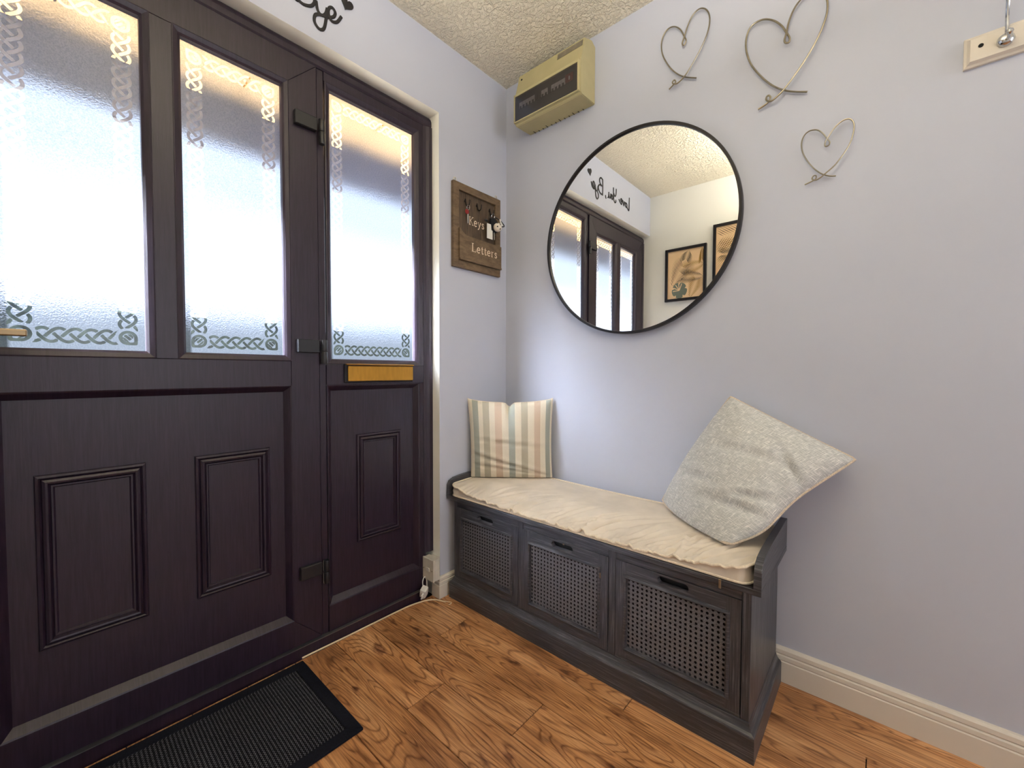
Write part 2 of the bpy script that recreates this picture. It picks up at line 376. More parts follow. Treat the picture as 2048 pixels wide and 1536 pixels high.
def mitre_frame(y0, y1, z0, z1, wl_, wr, wt, wb, xb, xf, mat, parent, names=('stile', 'stile', 'rail', 'rail')):
    iy0, iy1, iz0, iz1 = y0+wl_, y1-wr, z0+wb, z1-wt; e = 0.0004
    polys = [[(y0, z0), (iy0, iz0), (iy0, iz1), (y0, z1)], [(y1, z0), (y1, z1), (iy1, iz1), (iy1, iz0)],
             [(y0, z1), (iy0, iz1), (iy1, iz1), (y1, z1)], [(y0, z0), (y1, z0), (iy1, iz0), (iy0, iz0)]]
    for nm, pl in zip(names, polys):
        bm = bmesh.new(); prism(bm, pl, 0, xb, xf)
        bmesh.ops.bevel(bm, geom=bm.edges[:], offset=0.0012, segments=1, affect='EDGES'); finish(nm, bm, mat, parent)

H = 2.4155; ZR = 2.105; YA = -0.429; YN = -1.785; XB = 4.0
# ------------------------------------------------------------------ room shell
fl = bobj('floor', (-0.16, XB+0.1, YN-0.05, 0.05, -0.08, -0.0085), 'dark_inside'); fl['kind'] = 'structure'
pitch = 0.1415; PL = 1.285
joints = {0: 0.50, 1: 1.05, 2: 0.15, 3: 0.893, 4: 0.214, 5: 0.704, 6: 0.415, 7: 0.95, 8: 0.1, 9: 0.6, 10: 0.3, 11: 1.0, 12: .5, 13: .2}
row = 0; ytop = -0.0355+pitch
while ytop > YN:
    y1 = min(ytop, -0.001); y0 = max(ytop-pitch, YN+0.001)
    x = joints[row]-PL
    while x < XB:
        xa, xb_ = max(x, -0.038), min(x+PL, XB-0.001)
        if xb_-xa > 0.02 and y1-y0 > 0.005:
            bm = bmesh.new(); cx, cy = (xa+xb_)/2, (y0+y1)/2
            g = 0.0012
            box(bm, xa+g-cx, xb_-g-cx, y0+g-cy, y1-g-cy, -0.0085, 0.0, 0.0010)
            o = finish('floor_plank', bm, 'plank', fl, loc=(cx, cy, 0))
        x += PL
    ytop -= pitch; row += 1
def st(name, dims, mat='wall', bev=0.0):
    o = bobj(name, dims, mat, None, bev); o['kind'] = 'structure'; return o
st('ceiling', (-0.15, XB+0.1, YN-0.1, 0.1, H, H+0.1), 'ceiling')
st('wall_right', (-0.15, XB+0.1, 0.0, 0.1, -0.1, H))
st('wall_near', (-0.15, XB+0.1, YN-0.1, YN, -0.1, H), 'near_wall')
# wall with the door opening: pier and header in one L-shaped mesh, reveal painted white
bm = bmesh.new(); prism(bm, [(YN, ZR), (YA, ZR), (YA, -0.1), (0.0, -0.1), (0.0, H), (YN, H)], 0, -0.15, 0.0)
bm.normal_update()
wlft = finish('wall_left', bm, ['wall', 'reveal']); wlft['kind'] = 'structure'
for p in wlft.data.polygons:
    c = p.center
    if (abs(p.normal.y) > 0.9 and abs(c.y-YA) < 1e-3) or (abs(p.normal.z) > 0.9 and abs(c.z-ZR) < 1e-3): p.material_index = 1
# far end wall, with an opening added for the fill light's window
bm = bmesh.new()
for d in ((YN, -1.55, -0.1, H), (-0.25, 0.0, -0.1, H), (-1.55, -0.25, -0.1, 0.6), (-1.55, -0.25, 2.1, H)):
    box(bm, XB, XB+0.1, *d)
wb = finish('wall_back', bm, 'wall'); wb['kind'] = 'structure'
w2 = structure('added_window_2', (XB, -0.9, 0.6))  # made-up window, added to go with the hall fill light
bm = bmesh.new()
for d in ((-1.55, -1.50, 0.6, 2.1), (-0.30, -0.25, 0.6, 2.1), (-0.92, -0.88, 0.65, 2.05), (-1.50, -0.30, 0.6, 0.65), (-1.50, -0.30, 2.05, 2.1)):
    box(bm, XB+0.02, XB+0.08, *d)
finish('added_window_frame', bm, 'reveal', w2)
bobj('added_window_pane', (XB+0.045, XB+0.05, -1.5, -0.3, 0.65, 2.05), 'white', w2)
adopt(w2)

def skirting(name, path, h, t=0.016):
    """path of (x, y) with the wall on its left side; profile swept with mitres"""
    prof = [(0, 0), (t, 0), (t, h*0.60), (t*0.82, h*0.625), (t*0.95, h*0.66), (t*0.9, h*0.76), (t*0.62, h*0.79), (t*0.8, h*0.83), (t*0.72, h*0.93), (t*0.4, h*0.985), (0, h)]
    bm = bmesh.new(); rings = []
    P = [Vector((*p, 0)) for p in path]
    for i, p in enumerate(P):
        d0 = (P[i]-P[i-1]).normalized() if i else None; d1 = (P[i+1]-P[i]).normalized() if i < len(P)-1 else None
        n0 = Vector((d0.y, -d0.x, 0)) if d0 else None; n1 = Vector((d1.y, -d1.x, 0)) if d1 else None
        nn = n0 if n1 is None else (n1 if n0 is None else (n0+n1)/(1+n0.dot(n1)))
        rings.append([bm.verts.new(p+nn*a+Vector((0, 0, b_))) for a, b_ in prof])
    for A, B in zip(rings, rings[1:]):
        for k in range(len(prof)-1): bm.faces.new((A[k], A[k+1], B[k+1], B[k]))
        bm.faces.new((A[-1], A[0], B[0], B[-1]))
    bm.faces.new(rings[0]); bm.faces.new(rings[-1][::-1])
    o = finish(name, bm, 'skirt'); o['kind'] = 'structure'; return o
skirting('baseboard_right', [(0.017, 0.0), (XB, 0.0)], 0.1096)
skirting('baseboard_left', [(-0.036, YA), (0.0, YA), (0.0, 0.0)], 0.093)
skirting('baseboard_near', [(XB, YN), (0.02, YN)], 0.105)

# ------------------------------------------------------------------ outer door frame
t1 = structure('trim_1', (-0.1, -0.9, 0.0))
bm = bmesh.new(); prism(bm, [(-0.112, 2.055), (-0.055, 2.055), (-0.050, 2.062), (-0.050, 2.080), (-0.056, 2.094), (-0.066, 2.1045), (-0.112, 2.1045)], 1, YN+0.001, YA-0.001)
# prism axis 1 takes (x, z) pairs
finish('head_jamb', bm, 'upvc', t1)
bm = bmesh.new(); prism(bm, [(-0.112, YA-0.001), (-0.046, YA-0.001), (-0.046, -0.446), (-0.052, -0.458), (-0.055, -0.472), (-0.112, -0.472)], 2, 0.195, 2.055)
finish('side_jamb', bm, 'upvc', t1)
bobj('side_jamb', (-0.112, -0.055, -0.472, -0.4625, 0.04, 0.195), 'upvc', t1)
bobj('jamb_filler', (-0.150, -0.1125, -0.472, YA-0.001, -0.008, 2.1045), 'upvc', t1)  # filler added behind the frame to stop sunlight leaking in
bobj('jamb_filler', (-0.150, -0.1125, YN+0.001, -1.757, -0.008, 2.1045), 'upvc', t1)
bobj('jamb_filler', (-0.150, -0.1125, YN+0.001, YA-0.001, 2.055, 2.1045), 'upvc', t1)
bobj('side_jamb', (-0.112, -0.046, YN+0.001, -1.757, 0.04, 2.055), 'upvc', t1, 0.002)
bobj('mullion', (-0.112, -0.058, -0.922, -0.898, 0.04, 2.055), 'upvc', t1, 0.0015)
bobj('threshold', (-0.15, -0.044, YN+0.001, -0.462, -0.008, 0.038), 'upvc', t1, 0.003)
bobj('threshold_strip', (-0.062, -0.0425, YN+0.002, -0.50, 0.0365, 0.0395), 'alu', t1)
adopt(t1)

# ------------------------------------------------------------------ knotwork panes
def knot_field(Y, Z, y0, y1, z0, z1, ins=0.024, A=0.0165, hw=0.0036, gap=0.0022, rep=0.0285):
    """signed field (mm-like): > 0 inside a strand of the woven border"""
    cy0, cy1, cz0, cz1 = y0+ins+A, y1-ins-A, z0+ins+A, z1-ins-A
    best = np.full(Y.shape, -9.0)
    P = rep*3
    for side in range(4):
        if side == 0: u, s, L = -(Y-cy0), Z-cz0, cz1-cz0
        elif side == 1: u, s, L = (Y-cy1), Z-cz0, cz1-cz0
        elif side == 2: u, s, L = -(Z-cz0), Y-cy0, cy1-cy0
        else: u, s, L = (Z-cz1), Y-cy0, cy1-cy0
        n = max(1, round((L-0.02)/rep)); rp_ = (L-0.02)/n; Pn = rp_*3
        inside = (s > 0.012) & (s < L-0.012)
        D, Hh = [], []
        for k in range(3):
            th = 2*np.pi*(s/Pn+k/3)
            xk = A*np.sin(th); sl = A*2*np.pi/Pn*np.cos(th)
            D.append(np.abs(u-xk)/np.sqrt(1+sl*sl)); Hh.append(np.sin(2*th))
        f = np.full(Y.shape, -9.0)
        for k in range(3):
            a = hw-D[k]
            for j in range(3):
                if j != k:
                    over = Hh[j] > Hh[k]
                    a = np.where(over & (D[j] < hw*1.0+gap), np.minimum(a, D[j]-hw-gap), a)
            f = np.maximum(f, a)
        best = np.where(inside, np.maximum(best, f), best)
    for (cy, sy) in ((cy0, -1), (cy1, 1)):
        for (cz, sz) in ((cz0, -1), (cz1, 1)):
            a, b = (Y-cy)*sy, (Z-cz)*sz
            out = (a > 0) & (b > 0)
            nr = np.where(out, (np.abs(a)**9+np.abs(b)**9)**(1/9), np.hypot(a, b))
            bar = np.minimum(hw*0.85-np.abs(a-b)/1.414, 0.0085-np.abs(a+b+0.002)/1.414); hook_ = np.minimum(hw*0.8-np.abs(np.hypot(a, b)-0.0075), (np.abs(a-b)-0.0075)/1.414)
            f = np.maximum(np.maximum(hw-np.abs(nr-0.0155), bar), hook_)
            near = (np.hypot(a, b) < 0.026)
            best = np.where(near, f, best)
    # clear margin at the edge of the sealed unit
    m_ = np.minimum(np.minimum(Y-y0, y1-Y), np.minimum(Z-z0, z1-Z)); best = np.maximum(best, 0.006-m_)
    return best
def pane(name, y0, y1, z0, z1, parent, xf=-0.074, bd=0.078, step=0.0019):
    def line(a, b):
        m_ = list(np.arange(a, a+bd, step)); e = list(np.arange(b-bd, b, step))+[b]
        mid = list(np.linspace(a+bd, b-bd, 6))[1:-1] if b-a > 2*bd+0.02 else []
        return np.array(m_+mid+e) if b-a > 2*bd else np.arange(a, b+step/2, step)
    ys = np.unique(np.round(np.concatenate([np.arange(y0, y1, step), [y1]]), 5))
    zs = np.unique(np.round(np.concatenate([np.arange(z0, z1, step), [z1]]), 5))
    Yg, Zg = np.meshgrid(ys, zs); fd = knot_field(Yg, Zg, y0, y1, z0, z1)*1000
    nz, ny = Yg.shape; N = nz*ny
    co = np.zeros((N+4, 3)); co[:N, 0] = xf; co[:N, 1] = Yg.ravel(); co[:N, 2] = Zg.ravel()
    xb = xf-0.005; co[N:] = [(xb, y0, z0), (xb, y1, z0), (xb, y1, z1), (xb, y0, z1)]
    idx = np.arange(N).reshape(nz, ny); q = np.stack([idx[:-1, :-1], idx[:-1, 1:], idx[1:, 1:], idx[1:, :-1]], -1).reshape(-1, 4)
    q = np.vstack([q, [[N, N+3, N+2, N+1]]])
    me = bpy.data.meshes.new(name); me.vertices.add(N+4); me.vertices.foreach_set('co', co.ravel())
    me.loops.add(q.size); me.loops.foreach_set('vertex_index', q.ravel().astype(np.int32))
    me.polygons.add(len(q)); me.polygons.foreach_set('loop_start', np.arange(0, q.size, 4, dtype=np.int32))
    me.materials.append(M['frost']); me.materials.append(M['clear'])
    mi = np.zeros(len(q), np.int32); mi[-1] = 1; me.polygons.foreach_set('material_index', mi)
    me.update(calc_edges=True)
    at = me.attributes.new('knot', 'FLOAT', 'POINT'); at.data.foreach_set('value', np.concatenate([fd.ravel(), [-9]*4]).astype(np.float32))
    o = bpy.data.objects.new(name, me); COL.objects.link(o); o.parent = parent
    o['label'] = 'obscured glass pane with a clear interlaced knotwork border'
    return o
def bead(y0, y1, z0, z1, parent, xf=-0.05, w=0.020):
    bm = bmesh.new(); rect_sweep(bm, [(-w, -0.012), (-w, 0.0005), (-w+0.003, 0.0015), (-0.006, -0.003), (0, -0.008), (0, -0.026)], y0, y1, z0, z1, xf)
    finish('glazing_bead', bm, 'upvc', parent)
def chamfer(y0, y1, z0, z1, parent, xf=-0.05):
    bm = bmesh.new(); rect_sweep(bm, [(-0.002, -0.004), (-0.002, 0.0), (0.0, 0.0), (0.004, -0.002), (0.020, -0.0195), (0.020, -0.030)], y0, y1, z0, z1, xf)
    finish('panel_chamfer', bm, 'upvc', parent)
def moulding(y0, y1, z0, z1, parent, xf=-0.072):
    bm = bmesh.new()
    rect_sweep(bm, [(0, -0.003), (0, 0.004), (0.002, 0.007), (0.007, 0.009), (0.010, 0.006), (0.0115, 0.004), (0.013, 0.008), (0.018, 0.0115), (0.022, 0.0105), (0.0245, 0.005), (0.026, 0.003), (0.0275, 0.0055), (0.031, 0.0055), (0.034, 0.001), (0.034, -0.003)], y0, y1, z0, z1, xf)
    finish('panel_moulding', bm, 'upvc', parent)

# ------------------------------------------------------------------ door leaf
LY0, LY1, LZ0, LZ1, LF, LB = -1.755, -0.925, 0.044, 2.054, -0.050, -0.108
door = structure('door_1', (LB, LY0, LZ0))
GL1, GR1, GL2, GR2 = -1.645, -1.388, -1.3012, -1.0367; ZB, ZT = 1.0514, 1.9415
mitre_frame(LY0, LY1, LZ0, LZ1, 0.092, 0.094, 0.095, 0.092, LB, LF, 'upvc', door)
bobj('middle_rail', (LB, LF, LY0+0.0925, LY1-0.0945, 0.949, ZB-0.0195), 'upvc', door, 0.001)
bobj('muntin', (LB, LF, GR1+0.0195, GL2-0.0195, ZB-0.019, LZ1-0.0955), 'upvc', door, 0.001)
bead(GL1, GR1, ZB, ZT, door); bead(GL2, GR2, ZB, ZT, door)
pane('glass_pane', GL1-0.006, GR1+0.006, ZB-0.006, ZT+0.006, door)
pane('glass_pane', GL2-0.006, GR2+0.006, ZB-0.006, ZT+0.006, door)
PY0, PY1 = LY0+0.0935, -1.0195
chamfer(PY0, PY1, 0.137, 0.948, door)
bobj('lower_panel', (-0.10, -0.0705, PY0+0.002, PY1-0.002, 0.139, 0.946), 'upvc', door)
moulding(-1.597, -1.394, 0.318, 0.746, door, -0.0705); moulding(-1.285, -1.084, 0.318, 0.746, door, -0.0705)
def hinge(z, parent):
    h = bobj('hinge', (-0.050, -0.033, -1.003, -0.930, z, z+0.045), 'black', parent, 0.002)
    for (a, b_) in ((z-0.038, z+0.004), (z+0.006, z+0.046)):
        lobj('hinge_barrel', [(0, a), (0.0095, a), (0.0105, a+0.003), (0.0105, b_-0.003), (0.0095, b_), (0, b_)], (-0.036, -0.914, 0), (0, 0, 1), 'black', h, 16)
for z in (1.826, 1.062, 0.274): hinge(z, door)
hp = bobj('handle_plate', (LF, LF+0.008, -1.722, -1.690, 0.965, 1.20), 'handle_metal', door, 0.003)
lobj('handle_rose', [(0.010, 0), (0.010, 0.045), (0.008, 0.05), (0, 0.05)], (LF+0.006, -1.706, 1.082), (1, 0, 0), 'handle_metal', hp, 16)
bm = bmesh.new(); box(bm, -0.006, 0.008, -1.716, -1.598, 1.0745, 1.0905, 0.003, 2); finish('handle_lever', bm, 'handle_metal', hp)
adopt(door)

# ------------------------------------------------------------------ fixed side panel
win = structure('window_1', (-0.108, -0.895, 0.04))
SY0, SY1 = -0.8975, -0.4725; G3L, G3R, Z3B, Z3T = -0.8745, -0.5125, 1.0427, 2.004
XF = -0.055
bobj('middle_rail', (-0.108, XF, SY0, SY1, 0.948, Z3B-0.0205), 'upvc', win, 0.001)
bobj('bottom_rail', (-0.108, XF, SY0, SY1, 0.04, 0.135), 'upvc', win, 0.001)
bobj('top_rail', (-0.108, XF, SY0, SY1, Z3T+0.0185, 2.0545), 'upvc', win, 0.001)
bobj('stile', (-0.108, XF, -0.4935, SY1, 0.1355, 0.9475), 'upvc', win, 0.001)
bead(G3L, G3R, Z3B, Z3T, win, XF)
bobj('stile', (-0.108, XF, -0.4935, SY1, Z3B-0.020, Z3T+0.018), 'upvc', win, 0.001)
pane('glass_pane', G3L-0.006, G3R+0.006, Z3B-0.006, Z3T+0.006, win, -0.079)
chamfer(SY0+0.002, -0.4955, 0.137, 0.946, win, XF)
bobj('lower_panel', (-0.10, -0.0755, SY0+0.003, -0.4965, 0.139, 0.944), 'upvc', win)
moulding(-0.776, -0.579, 0.332, 0.753, win, -0.0755)
lp = bobj('letter_plate', (XF, XF+0.007, -0.834, -0.532, 0.955, 1.026), 'black_metal', win, 0.002)
bobj('letter_flap', (XF+0.007, XF+0.0125, -0.822, -0.535, 0.9605, 1.018), 'brass', lp, 0.0015)
bm = bmesh.new(); prism(bm, [(XF+0.004, 1.0205), (XF+0.018, 1.0215), (XF+0.020, 1.0245), (XF+0.004, 1.0265)], 1, -0.829, -0.535); finish('letter_flap_hood', bm, 'brass', lp)
adopt(win)

# ------------------------------------------------------------------ storage bench
bench = thing('storage_bench', 'dark grey painted hallway storage bench with three cane drawers against the right wall', 'bench', (0.62, -0.2, 0.0))
BX0, BX1, BXR, BY = 0.046, 0.031, 1.206, -0.385
def plinth():
    bm = bmesh.new(); x0, x1, yf, yb = 0.031, 1.2217, -0.4025, -0.018
    lv = [(0.0, 0.0), (0.0, 0.066), (0.002, 0.070), (0.008, 0.0745), (0.013, 0.083), (0.0155, 0.092)]
    rings = []
    for d, z in lv: rings.append([bm.verts.new(c) for c in ((x0+d*0.9, yb, z), (x0+d*0.9, yf+d, z), (x1-d, yf+d, z), (x1-d, yb, z))])
    for A, B in zip(rings, rings[1:]):
        for k in range(4): bm.faces.new((A[k], A[(k+1) % 4], B[(k+1) % 4], B[k]))
    bm.faces.new(rings[0][::-1]); bm.faces.new(rings[-1]); finish('plinth', bm, 'bench_h', bench)
plinth()
D = [(0.060, 0.4165), (0.4425, 0.8000), (0.8255, 1.1840)]; DZ0, DZ1 = 0.101, 0.405
# carcass: side panels, stiles, bottom, top, back
for d in ((BX0, BX0+0.016), (BXR-0.016, BXR)): bobj('side_panel', (*d, BY+0.001, -0.018, 0.092, 0.4325), 'bench_v', bench, 0.001)
bobj('back_panel', (BX0+0.016, BXR-0.016, -0.026, -0.019, 0.092, 0.4325), 'bench_h', bench)
bobj('carcass_floor', (BX0+0.016, BXR-0.016, BY+0.02, -0.027, 0.092, 0.0985), 'bench_h', bench)
for a, b_ in ((BX0+0.0005, D[0][0]-0.0012), (D[0][1]+0.0012, D[1][0]-0.0012), (D[1][1]+0.0012, D[2][0]-0.0012), (D[2][1]+0.0012, BXR-0.0005)):
    bobj('face_stile', (a, b_, BY, BY+0.02, 0.0925, 0.4325), 'bench_v', bench, 0.001)
for a, b_ in D:
    bobj('face_rail', (a, b_, BY+0.002, BY+0.02, 0.4065, 0.4325), 'bench_h', bench, 0.0008)
    bobj('face_rail', (a, b_, BY, BY+0.02, 0.0925, 0.0998), 'bench_h', bench, 0.0008)
# drawer
def cane_mesh():
    px, pz = 0.01440, 0.01385; nx, nz = 20, 16; bm = bmesh.new(); cache = {}
    def V(x, y, z):
        k = (round(x, 6), round(y, 6), round(z, 6))
        if k not in cache: cache[k] = bm.verts.new((x, y, z))
        return cache[k]
    for i in range(nx):
        for j in range(nz):
            cx, cz = (i-nx/2+0.5)*px, (j-nz/2+0.5)*pz; hx, hz = px/2, pz/2
            outer = [(hx, 0), (hx, hz), (0, hz), (-hx, hz), (-hx, 0), (-hx, -hz), (0, -hz), (hx, -hz)]
            inner = [(0.0037, 0), (0.0027, 0.0029), (0, 0.0040), (-0.0027, 0.0029), (-0.0037, 0), (-0.0027, -0.0029), (0, -0.0040), (0.0027, -0.0029)]
            rise = [0.0, 0.0012, 0.0, 0.0012]*2
            O = [V(cx+a, -r, cz+b_) for (a, b_), r in zip(outer, rise)]; I = [bm.verts.new((cx+a, 0.0005, cz+b_)) for a, b_ in inner]
            for k in range(8): bm.faces.new((O[k], O[(k+1) % 8], I[(k+1) % 8], I[k]))
    return bm, nx*px, nz*pz
cbm, CW, CH = cane_mesh()
DW = 0.3570; OX = 0.0
def make_drawer():
    root = empty('drawer', (0, BY, DZ0)); w, h = DW, DZ1-DZ0; hw = w/2
    cz0, cz1 = 0.036, 0.036+CH-0.002; cw = CW/2-0.002; hy = -0.0
    # front frame: stiles, rails, slot in the top rail
    bm = bmesh.new()
    box(bm, -hw, -cw, 0, 0.018, 0, h); finish('drawer_stile', bm, 'bench_v', root)
    bm = bmesh.new(); box(bm, cw, hw, 0, 0.018, 0, h); finish('drawer_stile', bm, 'bench_v', root)
    bm = bmesh.new(); box(bm, -cw, cw, 0, 0.018, 0, cz0); finish('drawer_rail', bm, 'bench_h', root)
    # top rail with rounded slot
    bm = bmesh.new(); zt0, zt1 = cz1, h; sz = h-0.0175; sr = 0.0112; sl = 0.045-sr; n = 10
    inner = [(sl+sr*math.cos(a), sz+sr*math.sin(a)) for a in [(-math.pi/2+math.pi*k/n) for k in range(n+1)]] + [(-sl+sr*math.cos(a), sz+sr*math.sin(a)) for a in [(math.pi/2+math.pi*k/n) for k in range(n+1)]]
    def outp(p):
        x, z = p; dx, dz = x, z-sz
        X = cw if dx > 0 else -cw; Zt = zt1 if dz >= 0 else zt0
        return (x if abs(x) < sl+1e-6 else X, Zt)
    N = len(inner); loops = {}
    for y in (0, 0.018):
        I = [bm.verts.new((x, y, z)) for x, z in inner]; loops[y] = I
        c = {k: bm.verts.new((x, y, z)) for k, (x, z) in {'bl': (-cw, zt0), 'br': (cw, zt0), 'tr': (cw, zt1), 'tl': (-cw, zt1)}.items()}
        # four faces round the slot
        bm.faces.new([c['bl'], c['br'], I[0], I[-1]]); bm.faces.new([c['br'], c['tr']] + I[n:None if n == 0 else n+1][::-1] + I[:n][::-1])
        bm.faces.new([c['tr'], c['tl'], I[n+1], I[n]]); bm.faces.new([c['tl'], c['bl']] + I[n+1:][::-1])
        loops['c%g' % y] = c
    A, B = loops[0], loops[0.018]
    for k in range(N): bm.faces.new((A[k], B[k], B[(k+1) % N], A[(k+1) % N]))
    ca, cb = loops['c0'], loops['c0.018']
    for p, q in (('bl', 'br'), ('br', 'tr'), ('tr', 'tl'), ('tl', 'bl')): bm.faces.new((ca[p], ca[q], cb[q], cb[p]))
    tr = finish('drawer_rail', bm, 'bench_h', root)
    bobj('drawer_dark_backing', (-hw+0.004, hw-0.004, 0.028, 0.034, 0.004, h-0.004), 'dark_inside', root)  # near-black board, its colour stands in for the unlit drawer interior
    # moulding round the cane
    bm = bmesh.new(); prof = [(-0.010, 0.001), (-0.009, -0.004), (-0.004, -0.0065), (0.0, -0.004), (0.001, 0.004)]
    loopsm = []
    for ins, dy in prof: loopsm.append([bm.verts.new(v) for v in ((-cw+ins, dy, cz0+ins), (cw-ins, dy, cz0+ins), (cw-ins, dy, cz1-ins), (-cw+ins, dy, cz1-ins))])
    for P, Q in zip(loopsm, loopsm[1:]):
        for k in range(4): bm.faces.new((P[k], P[(k+1) % 4], Q[(k+1) % 4], Q[k]))
    finish('drawer_moulding', bm, 'bench_h', root, smooth=True)
    cp = finish('cane_panel', cbm, 'cane', root, smooth='all'); cp.location = (0, 0.005, (cz0+cz1)/2)
    return root
dproto = make_drawer()
for i, (a, b_) in enumerate(D):
    if i == 0: r_ = dproto
    else:
        r_ = dproto.copy(); COL.objects.link(r_)
        for ch in dproto.children:
            c_ = ch.copy(); COL.objects.link(c_); c_.parent = r_
    r_.parent = bench; r_.location = ((a+b_)/2, BY-(0.003 if i == 1 else 0.0), DZ0)
# tray with curved end brackets
TY = -0.395
bobj('seat_board', (0.004, 1.229, TY, -0.019, 0.433, 0.4485), 'bench_h', bench, 0.001)
bprof = [(TY, 0.449), (-0.395, 0.500), (-0.386, 0.508), (-0.365, 0.512), (-0.345, 0.507)]
bprof = [(TY, 0.4487), (-0.392, 0.497), (-0.382, 0.512), (-0.36, 0.522), (-0.32, 0.527), (-0.25, 0.531), (-0.12, 0.534), (-0.02, 0.536), (-0.02, 0.4487)]
for x0, x1 in ((0.004, 0.020), (1.211, 1.229)):
    bm = bmesh.new(); prism(bm, bprof, 0, x0, x1); bmesh.ops.bevel(bm, geom=bm.edges[:], offset=0.0008, segments=1, affect='EDGES'); finish('end_bracket', bm, 'bench_h', bench)
for cx_, cz_, w_, h_, dd in ((0.628, 0.3985, 0.007, 0.004, 0.0), (0.7755, 0.340, 0.005, 0.018, 0.0066)):
    bobj('bare_wood_chip', (cx_-w_/2, cx_+w_/2, BY-0.0035-dd, BY-0.0030-dd, cz_-h_/2, cz_+h_/2), 'kb_frame', bench)
adopt(bench)

# ------------------------------------------------------------------ seat pad
def smooth01(a, b, x): t = np.clip((x-a)/(b-a), 0, 1); return t*t*(3-2*t)
PX0, PX1, PYF, PYB, PZ0 = 0.026, 1.205, -0.392, -0.026, 0.4495
def front_z(x): return np.interp(x, [0.03, 0.063, 0.145, 0.35, 0.52, 0.75, 0.93, 1.04, 1.14, 1.19, 1.21], [0.498, 0.492, 0.474, 0.462, 0.459, 0.459, 0.462, 0.470, 0.484, 0.496, 0.502])
rs = np.random.RandomState(4)
cre = [(rs.uniform(0.2, 1.15), rs.uniform(0.5, 1.0), rs.uniform(0.10, 0.28), rs.uniform(0.3, 1.5), rs.uniform(0.005, 0.011)) for _ in range(40)]
def pad_top(X, Y):
    fy = (Y-PYF)/(PYB-PYF)
    base = 0.503 + 0.004*np.sin(X*5+1) - 0.004*np.sin(fy*3)
    fz = front_z(X); t = smooth01(0, 0.42, fy)
    z = fz*(1-t)+base*t
    for cx, amp, ln, slant, w in cre:
        d = X-(cx+slant*(Y-PYF)*0.8+0.02*np.sin((Y-PYF)*22+cx*40)); env = np.exp(-((fy*0.366-ln*0.28)/(ln*0.42))**2)
        z += 0.0080*amp*env*(np.exp(-(d/w)**2)-0.6*np.exp(-((d-w*1.7)/(w*1.2))**2))
    gth = np.exp(-(fy/0.16)**2); z += gth*(0.0016*np.sin(X*150+3*np.sin(X*31))+0.0012*np.sin(X*263+2*np.sin(X*47)))
    return z
def round_rect(u, v):
    """u, v in [-1, 1] -> rounded rectangle in the pad's plan"""
    hx, hy = (PX1-PX0)/2, (PYB-PYF)/2; x, y = u*hx, v*hy; r = 0.035
    ax, ay = np.abs(x)-(hx-r), np.abs(y)-(hy-r); inside = (ax > 0) & (ay > 0); m_ = np.maximum(ax, ay); L = np.hypot(ax, ay)+1e-9
    k = np.where(inside, m_/L, 1.0)
    x2 = np.where(inside, np.sign(x)*((hx-r)+ax*k), x); y2 = np.where(inside, np.sign(y)*((hy-r)+ay*k), y)
    return x2+(PX0+PX1)/2, y2+(PYF+PYB)/2
def make_pad():
    nu, nv = 540, 120; u = np.linspace(-1, 1, nu); v = np.linspace(-1, 1, nv)
    # denser near edges
    u = np.sign(u)*(1-(1-np.abs(u))**1.12); U_, V_ = np.meshgrid(u, v); X, Y = round_rect(U_, V_); Z = pad_top(X, Y)
    edge = np.minimum(1-np.abs(U_), (1-np.abs(V_))*0.31)*0.59   # metres-ish from the edge
    Z = Z+0.006*(1-np.exp(-(edge/0.012)**1.5))-0.0005
    Z = np.maximum(Z, 0.4570); Z = np.minimum(Z, 0.5095)
    bm = bmesh.new(); g = [[bm.verts.new((X[j, i], Y[j, i], Z[j, i])) for i in range(nu)] for j in range(nv)]
    for j in range(nv-1):
        for i in range(nu-1): bm.faces.new((g[j][i], g[j][i+1], g[j+1][i+1], g[j+1][i]))
    ring = [g[0][i] for i in range(nu)]+[g[j][nu-1] for j in range(1, nv)]+[g[nv-1][i] for i in range(nu-2, -1, -1)]+[g[j][0] for j in range(nv-2, 0, -1)]
    cx, cy = (PX0+PX1)/2, (PYF+PYB)/2; prev = ring; top = [v_.co.copy() for v_ in ring]
    lows = []
    for k, (f, o_) in enumerate(((0.15, -0.003), (0.5, 0.0005), (0.85, -0.002), (1.0, 0.0))):
        cur = []
        for c in top:
            zb = PZ0+0.001; n_ = Vector((c.x-cx, (c.y-cy)*3.2, 0)); n_.normalize()
            w_ = 0.0012*math.sin(c.x*160+k)+0.001*math.sin(c.x*71)
            cur.append(bm.verts.new((c.x+n_.x*(o_+w_*(0 if f == 1 else 1)), c.y+n_.y*(o_+w_*(0 if f == 1 else 1)), c.z*(1-f)+zb*f)))
        for a in range(len(prev)): b_ = (a+1) % len(prev); bm.faces.new((prev[a], prev[b_], cur[b_], cur[a]))
        prev = cur
    low = [v_.co.copy() for v_ in prev]; bm.faces.new(prev[::-1])
    root = thing('seat_pad', 'long cream velvet seat pad with piped edges lying on the bench', 'cushion', (0.6, -0.2, PZ0))
    finish('pad_cover', bm, 'velvet', root, smooth='all')
    step = 3; tobj('piping', [p+Vector((0, 0, 0.001)) for p in top[::step]], 0.0042, 'velvet_piping', root, 8, closed=True)
    tobj('piping', [p+Vector((0, 0, 0.0035)) for p in low[::step]], 0.0032, 'velvet_piping', root, 6, closed=True)
    bm = bmesh.new(); box(bm, 1.131, 1.1375, -0.402, -0.3995, 0.427, 0.452, 0.0008); finish('zip_pull', bm, 'steel_wire', root)
    adopt(root)
make_pad()

